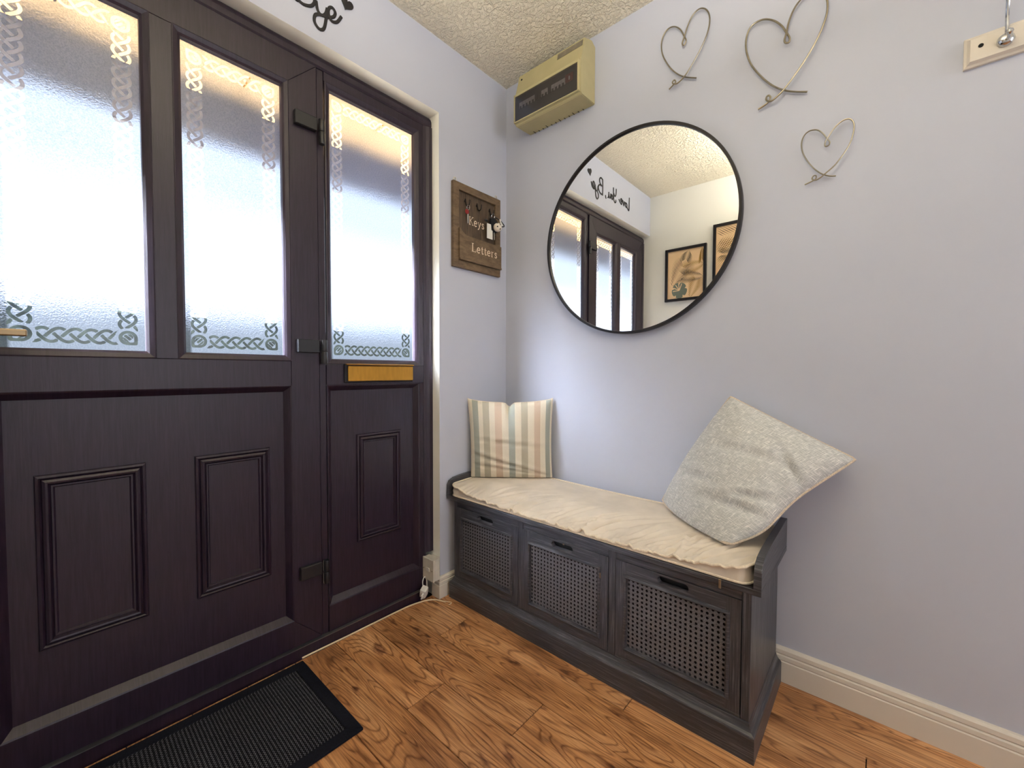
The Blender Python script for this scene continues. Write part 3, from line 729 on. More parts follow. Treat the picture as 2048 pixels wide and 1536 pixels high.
# ------------------------------------------------------------------ cushions
def cushion(name, label, corners, thick_f, thick_b, mat, pmat, nrm, wr, edge_pull=0.03, n=56, piping=True, extra=None, pr=0.0035):
    """corners bl, br, tr, tl (world); bulges along nrm"""
    bl, br, tr_, tl = [Vector(c) for c in corners]; nrm = Vector(nrm).normalized()
    base = Vector(((bl.x+br.x)/2, (bl.y+br.y)/2, min(bl.z, br.z)))
    root = thing(name, label, 'cushion', base)
    bm = bmesh.new(); uvl = bm.loops.layers.uv.new('UVMap')
    def surf(u, v, s):
        p = bl*(1-u)*(1-v)+br*u*(1-v)+tr_*u*v+tl*(1-u)*v
        a, b_ = 2*u-1, 2*v-1
        # edges pull in between the corners
        c = bl*0.25+br*0.25+tr_*0.25+tl*0.25
        ea, eb = (1-a*a), (1-b_*b_)
        p = p + (br-bl+tr_-tl)*0.5*(-a)*eb*edge_pull*abs(a) + (tl-bl+tr_-br)*0.5*(-b_)*ea*edge_pull*abs(b_)
        t = (max(0, ea)*max(0, eb))**0.48
        w = wr(u, v, s) if wr else 0
        off = (thick_f if s > 0 else thick_b)*t + (w*min(1, t*2.2) if s > 0 else 0)
        p = p + nrm*off*s
        if extra: p = extra(p, u, v, s)
        return p
    grids = []
    for s in (1, -1):
        g = []
        for j in range(n+1):
            g.append([None if (s < 0 and (i in (0, n) or j in (0, n))) else bm.verts.new(surf(0.5-0.5*math.cos(math.pi*i/n), 0.5-0.5*math.cos(math.pi*j/n), s)) for i in range(n+1)])
        grids.append(g)
    G, Hh = grids
    for j in range(n+1):
        for i in range(n+1):
            if Hh[j][i] is None: Hh[j][i] = G[j][i]
    for s, g in ((1, G), (-1, Hh)):
        for j in range(n):
            for i in range(n):
                q = [(i, j), (i+1, j), (i+1, j+1), (i, j+1)]
                if s < 0: q = q[::-1]
                f = bm.faces.new([g[b_][a] for a, b_ in q])
                for lp_, (a, b_) in zip(f.loops, q): lp_[uvl].uv = (0.5-0.5*math.cos(math.pi*a/n), 0.5-0.5*math.cos(math.pi*b_/n))
    ring = [G[0][i].co.copy() for i in range(n)]+[G[j][n].co.copy() for j in range(n)]+[G[n][i].co.copy() for i in range(n, 0, -1)]+[G[j][0].co.copy() for j in range(n, 0, -1)]
    finish('cushion_cover', bm, mat, root, smooth='all')
    if piping:
        pts = [ring[0]]
        for p in ring[1:]:
            if (p-pts[-1]).length > 0.006: pts.append(p)
        tobj('piping', pts, pr, pmat, root, 8, closed=True)
    adopt(root); return root

def wr_str(u, v, s):
    w = 0
    # long crease from left middle to lower right, and folds at left
    for (a, b_, dp, wd) in ((0.34, -0.30, 0.010, 0.014), (0.52, -0.12, 0.005, 0.012), (0.20, -0.16, 0.006, 0.012)):
        d = v-(a+b_*u); env = math.exp(-((u-0.40)/0.42)**2)
        w -= 1.5*dp*env*(math.exp(-(d/wd)**2)-0.5*math.exp(-((d-0.03)/0.03)**2))
    for k in range(4):
        d = (v-0.16-0.055*k)-(-0.25*(u-0.0)); w -= 0.0035*math.exp(-(u/0.16)**2)*math.exp(-(d/0.010)**2)
    # pinch at the top centre
    d = u-0.49; w -= 0.016*math.exp(-(d/0.03)**2)*max(0, (v-0.62)/0.38)**1.2
    for sg in (-1, 1):
        d = u-0.49-sg*0.07*(1+ (1-v)*0.6); w -= 0.005*math.exp(-(d/0.014)**2)*max(0, (v-0.74)/0.26)
    w += 0.003*math.sin(u*9+v*4)
    return w
def ex_str(p, u, v, s):
    q = p.copy(); q.z -= 0.020*math.exp(-((u-0.49)/0.035)**2)*max(0, (v-0.5)*2)**2 + 0.014*(1-(2*u-1)**2)**0.5*max(0, v-0.5)*2 + 0.0*abs(math.sin(u*math.pi))*max(0, v-0.5)
    if v < 0.2: q.z = max(q.z, 0.5125)
    q.y = min(q.y, -0.006); q.x = max(q.x, 0.006)
    return q
cushion('scatter_cushion', 'small cream cushion with green and tan stripes standing in the room corner', [(0.030, -0.268, 0.500), (0.318, -0.030, 0.502), (0.306, -0.012, 0.876), (0.008, -0.270, 0.874)], 0.062, 0.050, 'stripe', 'velvet_piping', (0.66, -0.75, 0.02), wr_str, 0.02, extra=ex_str, piping=True, pr=0.002)

def wr_gry(u, v, s):
    w = 0
    for (a, b_, dp, wd, uc, us) in ((0.20, 0.25, 0.014, 0.035, 0.75, 0.22), (0.32, 0.10, 0.008, 0.03, 0.3, 0.2), (0.62, 0.2, 0.006, 0.03, 0.5, 0.3), (0.86, -0.5, 0.010, 0.02, 0.86, 0.2), (0.10, 0.9, 0.010, 0.02, 0.12, 0.14), (0.12, -0.6, 0.016, 0.022, 0.88, 0.12), (0.22, 0.5, 0.014, 0.025, 0.80, 0.14)):
        d = v-(a+b_*(u-0.5)); w -= 1.4*dp*math.exp(-((u-uc)/us)**2)*(math.exp(-(d/wd)**2)-0.5*math.exp(-((d-wd*1.8)/wd)**2))
    w += 0.004*math.sin(u*7+1)*math.cos(v*6)+0.0015*math.sin(u*23+v*17)
    return w
def ex_gry(p, u, v, s):
    q = p.copy(); q += Vector((-0.45, -0.45, -0.35))*0.034*math.sin(math.pi*u)**0.8*max(0, 1-v*1.6)**2 + Vector((-0.9, 0, 0.3))*0.012*math.sin(math.pi*v)*max(0, 1-u*1.6)**2 + Vector((0.5, -0.45, -0.5))*0.030*math.exp(-((v-0.25)/0.2)**2)*max(0, (u-0.4)/0.6)**2; q.z = max(q.z, 0.5142); q.y = min(q.y, -0.006); return q
# bl = left corner, br = bottom corner, tr = right corner, tl = top corner
cushion('scatter_cushion', 'large grey woven cushion tilted on its corner against the wall at the bench right end', [(0.842, -0.050, 0.522), (1.120, -0.300, 0.5075), (1.392, -0.052, 0.752), (1.062, -0.035, 0.915)], 0.090, 0.080, 'tweed', 'tweed_piping', (-0.05, -0.80, 0.52), wr_gry, 0.004, extra=ex_gry, pr=0.004)

# ------------------------------------------------------------------ round mirror
mr = thing('wall_mirror', 'large round mirror in a thin black metal frame above the bench', 'mirror', (0.682, 0.0, 1.553))
C = (0.682, 0, 1.553)
lobj('mirror_frame', [(0.392, 0.0005), (0.401, 0.0005), (0.402, 0.026), (0.401, 0.0285), (0.3925, 0.0285), (0.3915, 0.026), (0.3915, 0.018), (0.3905, 0.0005)], C, (0, -1, 0), 'black_metal', mr, 128)
lobj('mirror_glass', [(0, 0.004), (0.3912, 0.004), (0.3912, 0.020), (0, 0.020)], C, (0, -1, 0), 'mirror', mr, 128)
mr.children[1].data.polygons.foreach_set('use_smooth', [False]*len(mr.children[1].data.polygons))
adopt(mr)

# ------------------------------------------------------------------ wire hearts
h1 = [(0.924,2.047),(0.885,2.068),(0.854,2.095),(0.825,2.135),(0.802,2.185),(0.796,2.224),(0.803,2.255),(0.821,2.271),(0.845,2.266),(0.867,2.243),(0.882,2.209),(0.888,2.193),(0.880,2.181),(0.874,2.191),(0.881,2.21),(0.892,2.24),(0.908,2.268),(0.93,2.279),(0.95,2.270),(0.964,2.247),(0.968,2.218),(0.962,2.184),(0.946,2.148),(0.918,2.106),(0.889,2.071),(0.862,2.054),(0.846,2.058),(0.841,2.067),(0.848,2.072),(0.852,2.063),(0.842,2.057),(0.827,2.049)]
h2 = [(1.253,1.856),(1.223,1.869),(1.191,1.888),(1.159,1.917),(1.128,1.958),(1.099,2.009),(1.084,2.058),(1.082,2.097),(1.091,2.127),(1.109,2.138),(1.134,2.135),(1.161,2.116),(1.182,2.089),(1.195,2.062),(1.204,2.041),(1.203,2.028),(1.194,2.03),(1.191,2.041),(1.196,2.061),(1.202,2.091),(1.214,2.12),(1.231,2.139),(1.253,2.147),(1.276,2.139),(1.292,2.116),(1.298,2.089),(1.296,2.056),(1.284,2.018),(1.264,1.978),(1.235,1.935),(1.197,1.89),(1.171,1.870),(1.157,1.865),(1.146,1.873),(1.145,1.884),(1.151,1.887),(1.156,1.878),(1.148,1.866),(1.121,1.856)]
h3 = [(1.328,1.58),(1.316,1.583),(1.304,1.589),(1.289,1.601),(1.273,1.62),(1.258,1.645),(1.247,1.67),(1.242,1.693),(1.243,1.713),(1.249,1.727),(1.259,1.734),(1.27,1.734),(1.282,1.729),(1.294,1.715),(1.304,1.697),(1.311,1.684),(1.31,1.675),(1.303,1.673),(1.3,1.677),(1.302,1.689),(1.309,1.7),(1.32,1.717),(1.333,1.729),(1.345,1.734),(1.356,1.732),(1.364,1.722),(1.367,1.707),(1.365,1.684),(1.357,1.657),(1.341,1.63),(1.323,1.608),(1.304,1.593),(1.29,1.583),(1.279,1.580),(1.271,1.586),(1.273,1.594),(1.279,1.595),(1.281,1.589),(1.276,1.583),(1.252,1.576)]
for pts, rad, lab in ((h1, 0.0024, 'silver wire wall heart between the fuse box and the biggest wire heart'), (h2, 0.0028, 'largest silver wire wall heart, high on the wall between the two smaller ones'), (h3, 0.0019, 'smallest silver wire wall heart, lowest of the three')):
    n_ = len(pts); P3 = catmull([(x, -0.0085-0.009*(i/n_) if i/n_ < 0.8 else -0.0155+0.035*(i/n_-0.8), z) for i, (x, z) in enumerate(pts)], 6)
    o = tobj('wire_heart', P3, rad, 'steel_wire', None, 8); tag(o, lab, 'wall decoration', 'wire hearts on the right wall')

# ------------------------------------------------------------------ fuse box
cu = thing('fuse_box', 'cream plastic fuse box with a smoked window, high in the room corner', 'fuse box', (0.335, 0.0, 2.125))
X0, X1 = 0.157, 0.508
bm = bmesh.new(); prism(bm, [(0, 2.129), (-0.104, 2.123), (-0.114, 2.130), (-0.114, 2.252), (-0.108, 2.272), (-0.096, 2.312), (-0.086, 2.360), (-0.03, 2.380), (0, 2.366)], 0, X0, X1)
bmesh.ops.bevel(bm, geom=bm.edges[:], offset=0.0025, segments=2, affect='EDGES'); finish('cabinet', bm, 'cream', cu, smooth=True)
bm = bmesh.new()
for d in ((X0+0.001, X0+0.008, 2.131, 2.256), (X1-0.010, X1-0.001, 2.131, 2.256), (X0+0.008, X1-0.010, 2.131, 2.136), (X0+0.008, X1-0.010, 2.245, 2.256)):
    box(bm, d[0], d[1], -0.124, -0.1135, d[2], d[3], 0.001)
finish('window_rim', bm, 'cream', cu)
bobj('breaker_panel', (X0+0.008, X1-0.010, -0.1155, -0.1138, 2.136, 2.245), 'breaker_dark', cu)
for k in range(14):
    x = X0+0.030+k*0.0178
    b0 = bobj('breaker', (x, x+0.0165, -0.1185, -0.1155, 2.188, 2.214), 'white' if k not in (5, 6, 9) else 'breaker_dark', cu, 0.0005)
    bobj('breaker_toggle', (x+0.004, x+0.0125, -0.1205, -0.1185, 2.184, 2.196), 'black', b0)
b0 = bobj('main_switch', (X0+0.030+14*0.0178, X0+0.030+14*0.0178+0.038, -0.1185, -0.1155, 2.190, 2.222), 'red', cu, 0.0005)
bobj('switch_toggle', (X0+0.048+14*0.0178, X0+0.054+14*0.0178, -0.1205, -0.1185, 2.196, 2.210), 'white', b0)
bobj('smoked_window', (X0+0.008, X1-0.010, -0.1232, -0.1218, 2.136, 2.245), 'smoked', cu)
bm = bmesh.new(); prism(bm, [(-0.0935, 2.326), (-0.0945, 2.3258), (-0.0893, 2.3508), (-0.0883, 2.351)], 0, 0.378, 0.503); finish('label_sticker', bm, 'grey_label', cu)
lobj('screw_hole', [(0.0045, 0), (0.0045, 0.0012), (0, 0.0012)], (0.178, -0.0915, 2.3345), (0, -0.98, 0.2), 'dark_inside', cu, 12)
for k in range(12):
    bobj('vent_slot', (0.19+k*0.024, 0.192+k*0.024, -0.012 if k % 3 else -0.02, -0.002, 2.1268, 2.1292), 'dark_inside', cu)
adopt(cu)

# ------------------------------------------------------------------ coat rack
cr_ = thing('coat_rack', 'white painted wooden coat hook rail with a chrome hook, top right corner', 'coat rack', (1.9, 0.0, 1.77))
bm = bmesh.new(); x0, x1, z0, z1 = 1.580, 2.30, 1.768, 1.842
lv = [(0.0, 0.0), (0.0, -0.008), (0.005, -0.011), (0.010, -0.018), (0.012, -0.018)]
rg = [[bm.verts.new(c) for c in ((x0+d, y, z0+d), (x1-d, y, z0+d), (x1-d, y, z1-d), (x0+d, y, z1-d))] for d, y in lv]
for A, B in zip(rg, rg[1:]):
    for k in range(4): bm.faces.new((A[k], A[(k+1) % 4], B[(k+1) % 4], B[k]))
bm.faces.new(rg[0][::-1]); bm.faces.new(rg[-1]); finish('rail_board', bm, 'skirt', cr_)
lobj('screw_hole', [(0.0048, 0), (0.0048, 0.0008), (0, 0.0008)], (1.608, -0.018, 1.810), (0, -1, 0), 'dark_inside', cr_, 14)
for hx in (1.648, 1.86, 2.07):
    hk = lobj('coat_hook', [(0.0150, 0), (0.0155, 0.003), (0.0135, 0.008), (0.008, 0.012), (0, 0.013)], (hx, -0.018, 1.802), (0, -1, 0), 'chrome', cr_, 20)
    tobj('hook_arm', catmull([(hx, -0.026, 1.808), (hx, -0.030, 1.825), (hx-0.001, -0.034, 1.848), (hx-0.002, -0.042, 1.872), (hx-0.002, -0.05, 1.890)], 5), 0.0036, 'chrome', hk, 10)
    lobj('hook_knob', [(0, -0.009), (0.006, -0.007), (0.0085, 0), (0.006, 0.007), (0, 0.009)], (hx-0.002, -0.052, 1.893), (0, -0.3, 1), 'chrome', hk, 16)
    tobj('hook_prong', catmull([(hx, -0.028, 1.800), (hx+0.001, -0.042, 1.794), (hx+0.001, -0.052, 1.798)], 5), 0.0035, 'chrome', hk, 10)
    lobj('prong_knob', [(0, -0.007), (0.005, -0.005), (0.007, 0), (0.005, 0.005), (0, 0.007)], (hx+0.001, -0.055, 1.801), (0, -0.6, 1), 'chrome', hk, 14)
adopt(cr_)

# ------------------------------------------------------------------ key and letter board
kb = thing('key_board', 'rustic wooden key and letter holder hanging on the wall beside the door', 'key holder', (0.0, -0.212, 1.465))
KY0, KY1, KZ0, KZ1 = -0.363, -0.061, 1.465, 1.841
fw = 0.033
for nm, pl in (('frame_side', [(KY0, KZ0), (KY0+fw, KZ0+fw), (KY0+fw, KZ1-fw), (KY0, KZ1)]), ('frame_side', [(KY1, KZ0), (KY1, KZ1), (KY1-fw, KZ1-fw), (KY1-fw, KZ0+fw)]),
               ('frame_top', [(KY0, KZ1), (KY0+fw, KZ1-fw), (KY1-fw, KZ1-fw), (KY1, KZ1)]), ('frame_bottom', [(KY0, KZ0), (KY1, KZ0), (KY1-fw, KZ0+fw), (KY0+fw, KZ0+fw)])):
    bm = bmesh.new(); prism(bm, pl, 0, 0.001, 0.018); bmesh.ops.bevel(bm, geom=bm.edges[:], offset=0.0012, segments=1, affect='EDGES'); finish(nm, bm, 'kb_frame', kb)
nb = 5; wv = (KY1-KY0-2*fw)/nb
for k in range(nb):
    bobj('back_board', (0.001, 0.007+0.0006*(k % 2), KY0+fw+k*wv+0.0004, KY0+fw+(k+1)*wv-0.0004, KZ0+fw, KZ1-fw), 'kb_panel', kb, 0.0006)
# letter pocket with a scooped top edge
bm = bmesh.new(); a, b_ = KY0+fw-0.004, KY1-0.002
pts = [(a, 1.506), (b_, 1.506), (b_, 1.610)] + [(-0.285, 1.612), (-0.302, 1.615), (-0.316, 1.624), (a, 1.640)]
prism(bm, pts, 0, 0.0185, 0.027); bmesh.ops.bevel(bm, geom=bm.edges[:], offset=0.001, segments=1, affect='EDGES'); finish('letter_pocket', bm, 'kb_frame', kb)
bobj('pocket_ledge', (0.0182, 0.030, a, b_, 1.498, 1.506), 'kb_frame', kb, 0.001)
# painted words, each letter a few strokes
GL = {'K': (0.72, [[(0.12, 0), (0.12, 1)], [(0, 0), (0.26, 0)], [(0, 1), (0.26, 1)], [(0.6, 1), (0.14, 0.42)], [(0.26, 0.55), (0.64, 0)], [(0.48, 0), (0.74, 0)], [(0.46, 1), (0.72, 1)]]),
      'L': (0.66, [[(0.12, 0), (0.12, 1)], [(0, 1), (0.28, 1)], [(0, 0), (0.6, 0)], [(0.6, 0), (0.62, 0.22)]]),
      'e': (0.52, [[(0.04, 0.36), (0.42, 0.36), (0.40, 0.54), (0.24, 0.66), (0.08, 0.54), (0.03, 0.33), (0.09, 0.1), (0.25, 0.0), (0.42, 0.08)]]),
      'y': (0.54, [[(0.06, 0.64), (0.26, 0.02)], [(0.46, 0.64), (0.24, 0.0), (0.12, -0.24), (0.0, -0.26)], [(0, 0.64), (0.16, 0.64)], [(0.38, 0.64), (0.54, 0.64)]]),
      's': (0.44, [[(0.36, 0.52), (0.22, 0.66), (0.06, 0.52), (0.14, 0.38), (0.30, 0.28), (0.36, 0.12), (0.20, 0.0), (0.03, 0.12)]]),
      't': (0.38, [[(0.16, 0.86), (0.16, 0.12), (0.24, 0.0), (0.36, 0.06)], [(0.02, 0.63), (0.34, 0.63)]]),
      'r': (0.44, [[(0.12, 0), (0.12, 0.64)], [(0, 0), (0.26, 0)], [(0.0, 0.64), (0.12, 0.64)], [(0.12, 0.46), (0.24, 0.64), (0.38, 0.60)]])}
def word(name, txt, y, z, h, x, width, parent):
    tot = sum(GL[c][0]+0.10 for c in txt)-0.10; s = width/(tot*h); cy = y
    root = None
    for c in txt:
        bm = bmesh.new()
        for k, st_ in enumerate(GL[c][1]):
            pts = [(x, cy+p[0]*h*s, z+p[1]*h) for p in st_]
            if len(pts) > 2: pts = catmull(pts, 4)
            stem = len(st_) == 2 and abs(st_[0][0]-st_[1][0]) < 0.01 or len(st_) > 3
            tube(bm, pts, h*(0.062 if stem else 0.034), 6, squash=(Vector((1, 0, 0)), 0.0006/(h*0.062)))
        o = finish('letter', bm, 'letter_white', parent); cy += (GL[c][0]+0.10)*h*s
word('letter', 'Keys', -0.262, 1.675, 0.036, 0.0082, 0.098, kb)
word('letter', 'Letters', -0.262, 1.549, 0.036, 0.0273, 0.168, kb)
for hy in (-0.285, -0.212, -0.128):
    lobj('key_hook_plate', [(0.006, 0), (0.006, 0.002), (0, 0.003)], (0.0075, hy, 1.772), (1, 0, 0), 'iron', kb, 12)
    hk = tobj('key_hook', catmull([(0.009, hy, 1.782), (0.012, hy, 1.768), (0.016, hy+0.001, 1.752), (0.026, hy+0.002, 1.747), (0.033, hy+0.004, 1.757), (0.034, hy+0.005, 1.772)], 5), 0.0028, 'iron', kb, 8)
for ey in (-0.343, -0.079):
    tobj('hanging_eye', [(0.004, ey+0.007*math.cos(t_*0.5236), 1.852+0.009*math.sin(t_*0.5236)) for t_ in range(12)], 0.0022, 'white_plastic', kb, 6, closed=True)
adopt(kb)

k1 = thing('key_ring', 'football key fob with black strap and white tag hanging from the right key hook', 'keys', (0.03, -0.12, 1.75), 'keys on the key holder')
tobj('split_ring', [(0.030+0.003*math.sin(t_*0.5236), -0.126+0.010*math.cos(t_*0.5236), 1.742+0.011*math.sin(t_*0.5236)) for t_ in range(12)], 0.0011, 'chrome', k1, 6, closed=True)
bm = bmesh.new(); bmesh.ops.create_icosphere(bm, subdivisions=3, radius=0.0205, matrix=Matrix.Translation((0.046, -0.111, 1.690))); ball = finish('football', bm, 'ball', k1, smooth='all')
for (dy, dz) in ((-0.001, 0.009), (0.014, 0.001), (0.0, -0.011), (-0.015, -0.002), (0.008, 0.017), (-0.010, 0.016), (0.010, -0.016)):
    dx = math.sqrt(max(1e-6, 0.0203**2-dy*dy-dz*dz)); nn = Vector((dx, dy, dz)).normalized()
    lobj('football_patch', [(0.0040, 0.0), (0.0036, 0.0008), (0, 0.0011)], (0.046+dx, -0.111+dy, 1.690+dz), nn, 'black', ball, 5)
bm = bmesh.new(); prism(bm, [(-0.149, 1.728), (-0.112, 1.738), (-0.094, 1.722), (-0.091, 1.676), (-0.118, 1.662), (-0.142, 1.672)], 0, 0.0225, 0.0335); bmesh.ops.bevel(bm, geom=bm.edges[:], offset=0.004, segments=2, affect='EDGES'); finish('leather_fob', bm, 'black', k1, smooth=True)
tobj('strap', catmull([(0.033, -0.112, 1.740), (0.045, -0.092, 1.728), (0.050, -0.074, 1.712), (0.050, -0.070, 1.704), (0.045, -0.086, 1.700)], 5), 0.0030, 'black', k1, 6)
bm = bmesh.new(); prism(bm, [(-0.100, 1.730), (-0.092, 1.735), (-0.074, 1.707), (-0.088, 1.704)], 0, 0.046, 0.0485); finish('white_patch', bm, 'white', k1)
bobj('paper_tag', (0.0300, 0.0312, -0.168, -0.130, 1.630, 1.700), 'white', k1, 0.0003)
tobj('key_blade', [(0.030, -0.120, 1.70), (0.030, -0.118, 1.632)], 0.0022, 'chrome', k1, 6)
bobj('toggle', (0.023, 0.030, -0.178, -0.160, 1.708, 1.718), 'black', k1, 0.002)
adopt(k1)
k2 = thing('key_ring', 'small key with a red cap hanging from the left key hook', 'keys', (0.03, -0.285, 1.75), 'keys on the key holder')
tobj('split_ring', [(0.029+0.002*math.sin(t_*0.5236), -0.286+0.008*math.cos(t_*0.5236), 1.738+0.010*math.sin(t_*0.5236)) for t_ in range(12)], 0.0010, 'chrome', k2, 6, closed=True)
lobj('key_cap', [(0, 0), (0.010, 0), (0.011, 0.0015), (0.010, 0.004), (0, 0.004)], (0.0255, -0.292, 1.718), (1, 0, 0), 'red', k2, 16)
bobj('key_blade', (0.0262, 0.0282, -0.288, -0.283, 1.668, 1.712), 'chrome', k2, 0.0004)
adopt(k2)

# ------------------------------------------------------------------ words over the door
sg = thing('wall_lettering', 'black script wall lettering reading Love You, Bye with a heart, above the door', 'wall sign', (0.0, -1.1, 2.15))
S = {  # strokes in (y, z) metres relative to each word start
 'letter_l': [[(-1.405, 2.299), (-1.403, 2.25), (-1.400, 2.205), (-1.385, 2.207), (-1.365, 2.222)]],
 'letter_o': [[(-1.352, 2.245), (-1.366, 2.240), (-1.368, 2.222), (-1.355, 2.215), (-1.343, 2.226), (-1.347, 2.243), (-1.332, 2.240)]],
 'letter_v': [[(-1.330, 2.248), (-1.318, 2.216), (-1.303, 2.246), (-1.292, 2.240)]],
 'letter_e': [[(-1.290, 2.228), (-1.272, 2.236), (-1.270, 2.248), (-1.282, 2.252), (-1.291, 2.234), (-1.280, 2.214), (-1.258, 2.224), (-1.240, 2.238)]],
 'letter_y': [[(-1.200, 2.297), (-1.196, 2.256), (-1.178, 2.240), (-1.163, 2.258)], [(-1.158, 2.294), (-1.160, 2.240), (-1.166, 2.212), (-1.180, 2.197), (-1.196, 2.206), (-1.192, 2.220)]],
 'letter_o.': [[(-1.142, 2.235), (-1.152, 2.222), (-1.144, 2.207), (-1.131, 2.214), (-1.132, 2.230), (-1.142, 2.235), (-1.124, 2.236)]],
 'letter_u': [[(-1.120, 2.240), (-1.117, 2.214), (-1.106, 2.206), (-1.095, 2.222), (-1.092, 2.242)], [(-1.093, 2.232), (-1.088, 2.206), (-1.078, 2.200)]],
 'comma': [[(-1.047, 2.206), (-1.048, 2.198), (-1.056, 2.186)]],
 'letter_b': [[(-1.006, 2.300), (-1.009, 2.25), (-1.007, 2.192)], [(-1.006, 2.296), (-0.983, 2.302), (-0.966, 2.286), (-0.972, 2.262), (-0.995, 2.252), (-0.966, 2.250), (-0.950, 2.232), (-0.960, 2.208), (-0.985, 2.196), (-1.006, 2.200)]],
 'letter_y.': [[(-0.945, 2.234), (-0.940, 2.206), (-0.926, 2.198), (-0.914, 2.210), (-0.908, 2.232)], [(-0.908, 2.232), (-0.912, 2.196), (-0.920, 2.158), (-0.936, 2.148), (-0.951, 2.162), (-0.948, 2.186), (-0.928, 2.198), (-0.905, 2.202)]],
 'letter_e.': [[(-0.905, 2.205), (-0.886, 2.218), (-0.880, 2.236), (-0.890, 2.246), (-0.902, 2.236), (-0.903, 2.216), (-0.893, 2.200), (-0.874, 2.208), (-0.858, 2.236)]],
}
for nm, sts in S.items():
    bm = bmesh.new()
    for s_ in sts: tube(bm, catmull([(0.0022, a, b_) for a, b_ in s_], 5), 0.0052, 8, squash=(Vector((1, 0, 0)), 0.42))
    finish(nm.rstrip('.'), bm, 'vinyl', sg, smooth=True)
bm = bmesh.new()
hp_ = []
for k in range(28):
    t_ = 2*math.pi*k/28; hx = 16*math.sin(t_)**3; hz = 13*math.cos(t_)-5*math.cos(2*t_)-2*math.cos(3*t_)-math.cos(4*t_)
    ang = -0.28; yy, zz = hx*math.cos(ang)-hz*math.sin(ang), hx*math.sin(ang)+hz*math.cos(ang)
    hp_.append((-0.838+yy*0.00145, 2.292+zz*0.00155))
prism(bm, hp_, 0, 0.0004, 0.0044); finish('heart', bm, 'vinyl', sg)
adopt(sg)

# ------------------------------------------------------------------ two framed leaf prints on the near wall (seen in the mirror)
def mat_flat(nm, col, r=0.5): return simple(nm, col, r, nscale=8, namt=0.06)
M['print_bg'] = mat_flat('print_background', srgb(226, 192, 150)); M['leaf_dark'] = mat_flat('print_leaf_dark', srgb(58, 52, 38))
M['leaf_gold'] = mat_flat('print_leaf_gold', srgb(150, 112, 40)); M['leaf_grey'] = mat_flat('print_leaf_grey', srgb(104, 112, 100))
def picture(x0, x1, z0, z1, label, fronds, blob):
    p = thing('framed_print', label, 'picture', ((x0+x1)/2, YN, z0), 'framed leaf prints on the wall opposite the mirror'); f = 0.020
    for nm, d in (('frame_side', (x0, x0+f, z0, z1)), ('frame_side', (x1-f, x1, z0, z1)), ('frame_top', (x0+f, x1-f, z1-f, z1)), ('frame_bottom', (x0+f, x1-f, z0, z0+f))):
        bobj(nm, (d[0], d[1], YN+0.001, YN+0.024, d[2], d[3]), 'black_metal', p, 0.001)
    bobj('print', (x0+f, x1-f, YN+0.001, YN+0.012, z0+f, z1-f), 'print_bg', p)
    ax0, ax1, az0, az1 = x0+f+0.001, x1-f-0.001, z0+f+0.001, z1-f-0.001; lay = 0.0002
    for key in ('leaf_gold', 'leaf_dark'):
        bm = bmesh.new(); cnt = 0
        for (fx, fz, ang, ln, col, sp) in fronds:
            if col != key: continue
            d = Vector((math.cos(ang), math.sin(ang))); nn = Vector((-d.y, d.x)); B = Vector((x0+fx*(x1-x0), z0+fz*(z1-z0)))
            for k in range(14):
                t_ = k/13; s0 = B+d*ln*t_
                if not (ax0 < s0.x < ax1 and az0 < s0.y < az1): continue
                for sg_ in (-1, 1):
                    dr = (d*math.cos(sp)+nn*sg_*math.sin(sp)).normalized(); L = ln*0.75*math.sin(math.pi*(0.25+0.65*(1-t_)))
                    for c_, lo_, hi_ in ((0, ax0, ax1), (1, az0, az1)):
                        if abs(dr[c_]) > 1e-5: L = min(L, max(((hi_ if dr[c_] > 0 else lo_)-s0[c_])/dr[c_], 0))
                    if L < 0.008: continue
                    e = s0+dr*L; pp = Vector((-dr.y, dr.x)); wv_ = 0.0021; mid = s0.lerp(e, 0.45); cnt += 1; y_ = YN+0.0121+lay*(cnt % 7)/7
                    bm.faces.new([bm.verts.new((c.x, y_, c.y)) for c in (s0, mid+pp*wv_, e, mid-pp*wv_)])
        me = finish('printed_leaves', bm, key, p); lay = 0.0004
    if blob:
        bm = bmesh.new(); cx, cz = x0+0.36*(x1-x0), z0+0.20*(z1-z0); pl = []
        for k in range(40):
            t_ = 2*math.pi*k/40; r_ = 0.056*(1-0.28*max(0, math.sin(5*t_))**6); pl.append((cx+r_*math.cos(t_)*1.05, max(az0, cz+r_*math.sin(t_)*1.1)))
        prism(bm, pl, 1, YN+0.0126, YN+0.0130); finish('printed_leaves', bm, 'leaf_grey', p)
        bm = bmesh.new()
        for k in range(5): a_ = 1.2+k*0.5; tube(bm, [(cx, YN+0.0131, cz), (cx+0.05*math.cos(a_), YN+0.0131, max(az0, cz+0.055*math.sin(a_)))], 0.003, 4, squash=(Vector((0, 1, 0)), 0.1))
        finish('printed_leaves', bm, 'print_bg', p)
    adopt(p)
picture(0.138, 0.447, 1.551, 1.961, 'black framed palm leaf print with a grey leaf, lower one seen in the mirror',
        [(0.62, 1.02, -1.9, 0.10, 'leaf_dark', 0.75), (0.9, 1.0, -1.6, 0.10, 'leaf_gold', 0.35), (0.18, 0.30, 1.05, 0.16, 'leaf_dark', 0.85), (1.0, 0.66, 3.35, 0.14, 'leaf_gold', 0.75), (1.0, 0.40, 3.0, 0.15, 'leaf_dark', 0.6), (0.62, 0.06, 1.2, 0.12, 'leaf_gold', 0.8)], True)
picture(0.492, 0.801, 1.670, 2.080, 'black framed palm leaf print, upper one, partly cut off by the mirror edge',
        [(1.0, 0.86, 3.3, 0.24, 'leaf_dark', 0.8), (1.0, 0.58, 3.3, 0.24, 'leaf_gold', 0.7), (1.0, 0.40, 3.05, 0.22, 'leaf_dark', 0.35)], False)

